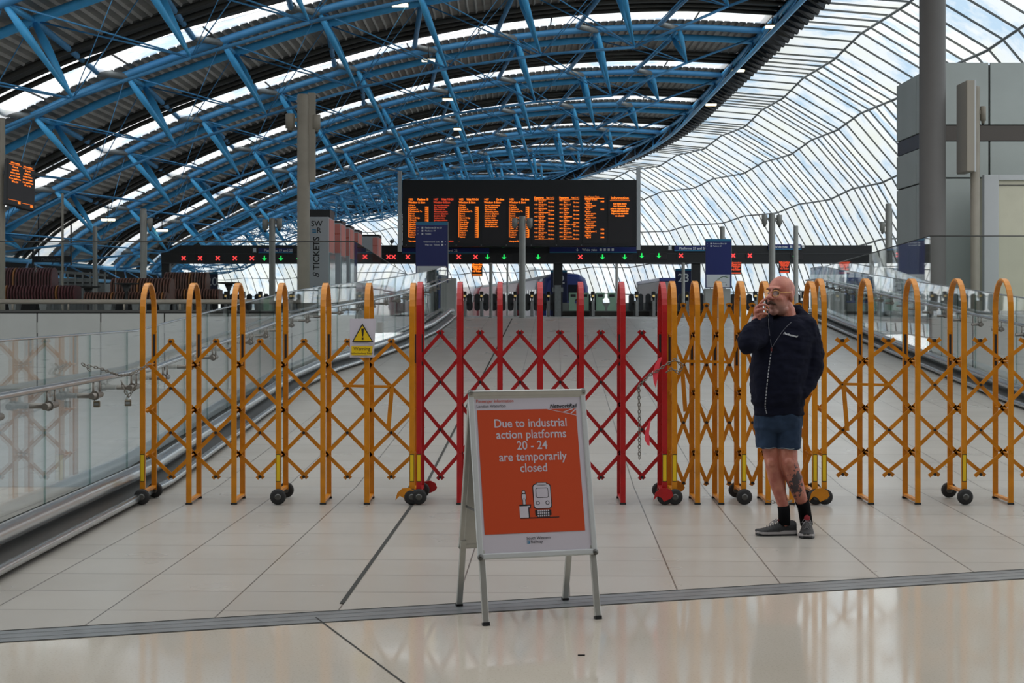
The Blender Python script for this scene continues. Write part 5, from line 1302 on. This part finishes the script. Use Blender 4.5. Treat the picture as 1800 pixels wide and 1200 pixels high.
# glasses
GOLD = pm('gold_wire', rgb(214, 176, 110), .25, 1.0)
mm = MB()
for s_ in (-1, 1):
    pts = [H(s_*.034+.026*math.cos(a), -.1065+.012*abs(math.cos(a)*(1 if math.cos(a)*s_ > 0 else .3)), .008+.019*math.sin(a)) for a in [2*math.pi*k/18 for k in range(18)]]
    mm.tube(pts, .0014, 6, closed=True); mm.tube([H(s_*.060, -.096, .016), H(s_*.074, -.05, .018), H(s_*.081, .012, .016), H(s_*.082, .022, -.002)], .0014, 6)
mm.tube([H(-.009, -.110, .014), H(0, -.113, .018), H(.009, -.110, .014)], .0014, 6)
gl_ = mm.build('glasses', GOLD, man)
mm = MB()
for s_ in (-1, 1): mm.add([H(s_*.034+.025*math.cos(a), -.106+.011*abs(math.cos(a)*(1 if math.cos(a)*s_ > 0 else .3)), .008+.018*math.sin(a)) for a in [2*math.pi*k/18 for k in range(18)]], [tuple(range(18))])
lo = mm.build('lens', GLASS, gl_)
# --- clothes
NAVYC = pm('navy_fleece', rgb(17, 20, 36), .92, noise_amt=.18, noise_scale=30, bump=.5, bump_scale=420, spec=.15)
def wr_(amp, sc, st=(1, 1, 1)):
    def f(co):
        v = Vector((co.x*sc*st[0], co.y*sc*st[1], co.z*sc*st[2])); return amp*(noise.noise(v)+.5*noise.noise(v*2.3))
    return f
def loft(mb, secs, n=28, sq=2.4):
    rows = []
    for (y, cx, hw, hd, dy) in secs:
        c = pp(cx, y, dy); row = []
        for j in range(n):
            a = 2*math.pi*j/n; ca, sa = math.cos(a), math.sin(a); e = 2/sq
            row.append(c+Vector((math.copysign(abs(ca)**e, ca)*hw, math.copysign(abs(sa)**e, sa)*hd, 0)))
        rows.append(row)
    o = len(mb.v); mb.grid(rows, closed_u=True); k = len(rows)
    mb.f += [tuple(o+j for j in range(n)), tuple(o+(k-1)*n+j for j in range(n))[::-1]]; mb.m += [mb.mi]*2; mb.sm += [False]*2
m = MB()
loft(m, [(555, 1383, .070, .060, .025), (560, 1384, .100, .080, .022), (566, 1384, .150, .096, .018), (574, 1383, .190, .110, .01), (594, 1380, .208, .128, 0), (630, 1373, .203, .142, -.008), (660, 1369, .198, .152, -.015), (690, 1367, .193, .150, -.015), (706, 1367, .188, .146, -.012), (713, 1368, .174, .136, -.01), (727, 1369, .172, .134, -.01), (729, 1369, .165, .128, -.01)])
limb(m, [(pp(1346, 577, -.0), .080), (pp(1330, 592, -.10), .080), (pp(1314, 603, -.195), .076), (pp(1317, 590, -.185), .068), (pp(1325, 573, -.16), .052), (pp(1329, 564, -.145), .041)])
limb(m, [(pp(1417, 574, .015), .080), (pp(1426, 604, .02), .082), (pp(1428, 645, .02), .078), (pp(1420, 672, -.02), .068), (pp(1409, 688, -.06), .058), (pp(1399, 696, -.085), .050)])
hood = [(x, y-7, d_, r_) for x, y, d_, r_ in [(1352, 573, -.075, .022), (1350, 566, -.035, .026), (1353, 558, .03, .030), (1364, 551, .085, .034), (1383, 547, .115, .036), (1402, 552, .095, .036), (1412, 562, .045, .032), (1408, 570, -.01, .028), (1398, 578, -.055, .024), (1386, 590, -.09, .018)]]
limb(m, [(pp(x, y, d_), r_) for x, y, d_, r_ in hood])
# bunched hem bulge and pocket
ellip(m, pp(1392, 690, -.12), (.075, .04, .075)); ellip(m, pp(1345, 694, -.11), (.06, .035, .065))
dsp1 = wr_(.011, 8, (1, 1, .7)); dsp2 = wr_(.007, 17, (.8, 1, 1.6))
hoodie = remesh(m, 'hoodie', NAVYC, .0085, 3, disp=lambda co: dsp1(co)+dsp2(co))
bv = BVHTree.FromObject(hoodie, bpy.context.evaluated_depsgraph_get())
def snap(x, y, out=.003):
    o = Vector((0, 0, CAMZ))-MO; d = (pp(x, y)-Vector((0, 0, CAMZ))).normalized(); h = bv.ray_cast(o, d)
    if h[0] is None: return pp(x, y, -.13)
    return h[0]+MO-d*out
m = MB(); P_ = catmull([(1348, 727), (1345, 714), (1347, 690), (1350, 660), (1353, 635), (1357, 611)], 14)
for k, (a_, c_) in enumerate(zip(P_, P_[1:])):
    p, q = snap(*a_), snap(*c_)
    m.mat(0 if k % 3 else 1); m.bar(p, q, .006, .003, up=(0, -1, 0))
m.build('zip', [pm('zip_metal', rgb(170, 172, 180), .5, .3), NAVYC], hoodie)
m = MB()
for L2 in ([(1357, 611), (1353, 590), (1351, 572), (1351, 560)], [(1357, 611), (1366, 596), (1378, 579), (1391, 566)]):
    Q = catmull(L2, 6); m.tube([snap(x, y) for x, y in Q], .0022, 5)
m.build('zip_tape_edge', pm('zip_tape', rgb(96, 98, 108), .6), hoodie)
mm = MB(); a = snap(1356, 614, .008); mm.box(a, (.010, .006, .026)); mm.build('zip_puller', pm('dull_red', rgb(92, 30, 34), .5), hoodie)
m = MB()
rows = [[snap(1352.5+(x_-1352.5)*1.0, y_, .0045) for x_ in [1352.5+(w_)*k/6 for k in range(7)]] for y_, w_ in ((561, 38), (570, 33), (580, 26), (590, 18), (600, 10), (608, 4))]
m.grid(rows); m.build('tshirt', pm('dark_tshirt', rgb(16, 19, 32), .9, spec=.1), man)
m = MB(); tv, tf = text_geo('Professional', .0205, 'CENTER', .012, 0, .3, 1.0)
c0 = (1389, 590)
vs = []
for v in tv:
    xx, yy_ = v.x*252.3, v.y*252.3; ca, sa = math.cos(math.radians(14)), math.sin(math.radians(14)); vs.append(snap(c0[0]+xx*ca+yy_*sa, c0[1]+xx*sa-yy_*ca, .004))
m.add(vs, tf, False); m.build('chest_print', WHITE, hoodie)
# shorts
DENIM = pm('blue_denim', rgb(38, 54, 76), .85, noise_amt=.35, noise_scale=9, bump=.3, bump_scale=500, spec=.2)
m = MB()
loft(m, [(716, 1368, .158, .120, -.01), (728, 1368, .166, .125, -.008), (742, 1368, .168, .122, -.006), (752, 1367, .168, .115, -.006), (757, 1367, .150, .10, -.006)])
loft(m, [(735, 1348, .085, .108, .0), (752, 1348, .082, .100, -.003), (770, 1347.5, .076, .088, -.006), (784, 1347.5, .072, .082, -.008), (787, 1347.5, .070, .080, -.008)], 20)
loft(m, [(735, 1388, .090, .110, -.01), (752, 1387, .090, .102, -.015), (770, 1386.5, .086, .094, -.022), (785, 1386, .083, .088, -.028), (788, 1386, .081, .086, -.028)], 20)
shorts = remesh(m, 'denim_shorts', DENIM, .0075, 2, disp=wr_(.008, 15, (1, 1, .8)))
HEM = pm('frayed_hem', rgb(130, 136, 140), .9)
for cx, y, hw, hd, dy in ((1347.5, 785.5, .0735, .083, -.008), (1386, 786.5, .0845, .089, -.028)):
    m = MB(); c_ = pp(cx, y, dy); m.tube([c_+Vector((math.cos(a)*hw, math.sin(a)*hd, .003*math.sin(5*a))) for a in [2*math.pi*k/30 for k in range(30)]], .0028, 5, closed=True); m.build('hem', HEM, shorts)
# socks, shoes
SOCK = pm('black_sock', rgb(17, 17, 19), .95, spec=.1)
SHOE = pm('black_running_shoe', rgb(12, 12, 14), .6, noise_amt=.3, noise_scale=60, bump=.4, bump_scale=200); MID = pm('white_midsole', rgb(150, 146, 146), .5); REDT = pm('red_tongue', rgb(120, 14, 24), .8); LACE = pm('grey_lace', rgb(120, 118, 120), .8)
def shoe(heel, ang, ank):
    """heel: ground point; ang: direction of the toe"""
    def T(u, v, z): # u along foot from heel, v across
        return Vector(heel)+Vector((math.cos(ang)*u-math.sin(ang)*v, math.sin(ang)*u+math.cos(ang)*v, z))
    Lh = .292; W = [(0, .012, .085), (.03, .027, .098), (.10, .036, .105), (.25, .038, .102), (.36, .040, .098), (.48, .043, .082), (.60, .047, .066), (.74, .050, .054), (.86, .046, .047), (.95, .034, .040), (.99, .018, .034), (1.0, .004, .030)]
    rows = []
    for u, w, h in W:
        row = []
        for j in range(17):
            a = math.pi*j/16; ca, sa = math.cos(a), math.sin(a); row.append(T(u*Lh, w*math.copysign(abs(ca)**.8, ca), .024+(h-.024)*abs(sa)**.75+(.006 if u > .9 else 0)))
        rows.append(row)
    sh = MB(); sh.grid(rows); so = sh.build('shoe', SHOE, man)
    for nm, z0, z1, ex, mt_ in (('outsole', 0, .013, 1.03, BLACK), ('midsole', .013, .036, 1.07, MID)):
        mm = MB(); ring = [(u*Lh, w*ex+.003) for u, w, h in W]; out = [(u, w) for u, w in ring]+[(u, -w) for u, w in ring[::-1]]; n = len(out)
        zt = lambda u: (.006 if u > Lh*.9 else 0)
        vs = [T(u-.003, v, z0+zt(u)) for u, v in out]+[T(u-.003, v*1.0, z1+zt(u)-(.008 if nm == 'midsole' and u > .4*Lh else 0)) for u, v in out]
        mm.add(vs, [tuple(range(n))[::-1], tuple(range(n, 2*n))]+[(i, (i+1) % n, (i+1) % n+n, i+n) for i in range(n)], False); mm.build(nm, mt_, so)
    mm = MB(); ellip(mm, T(.118, 0, .118), (.006, .021, .026), Matrix.Rotation(ang, 3, 'Z') @ Matrix.Rotation(-.5, 3, 'Y')); mm.build('tongue', REDT, so)
    mm = MB()
    for k in range(5):
        u = .135+k*.017; h = .098-.005*k*1.5
        mm.tube([T(u, -.027, h-.018), T(u+.006, 0, h+.002), T(u, .027, h-.018)], .0025, 5)
    for s_ in (-1, 1): mm.tube([T(.130, s_*.004, .103), T(.135, s_*.022, .112), T(.16, s_*.034, .092), T(.15, s_*.012, .098)], .0022, 5); mm.tube([T(.130, s_*.004, .103), T(.165, s_*.018, .096), T(.185, s_*.03, .075)], .0022, 5)
    mm.build('laces', LACE, so)
    return so
shoe((1.985, 11.12, 0), math.radians(184), None)
shoe((2.080, 11.215, 0), math.radians(-102), None)
for a_, c_, e_, rr_ in ((pp(1377, 889, .02), pp(1378, 896, .02), pp(1379, 922, .02), (.0425, .041, .042)), (pp(1409.4, 880, .052), pp(1413, 890, .07), pp(1418, 922, .09), (.050, .045, .044))):
    m = MB(); m.tube([a_, c_, e_], list(rr_), 18); m.build('sock', SOCK, man)
# the phone in his hand
m = MB(); R_ = Matrix.Rotation(math.radians(-12), 3, 'Z') @ Matrix.Rotation(math.radians(-7), 3, 'Y'); m.box(pp(1348.5, 541, -.135), (.010, .068, .136), R_, bev=.004)
tag(m.build('mobile_phone', pm('phone_black', rgb(18, 18, 22), .25)), 'black mobile phone held to the cheek of the man', 'phone')
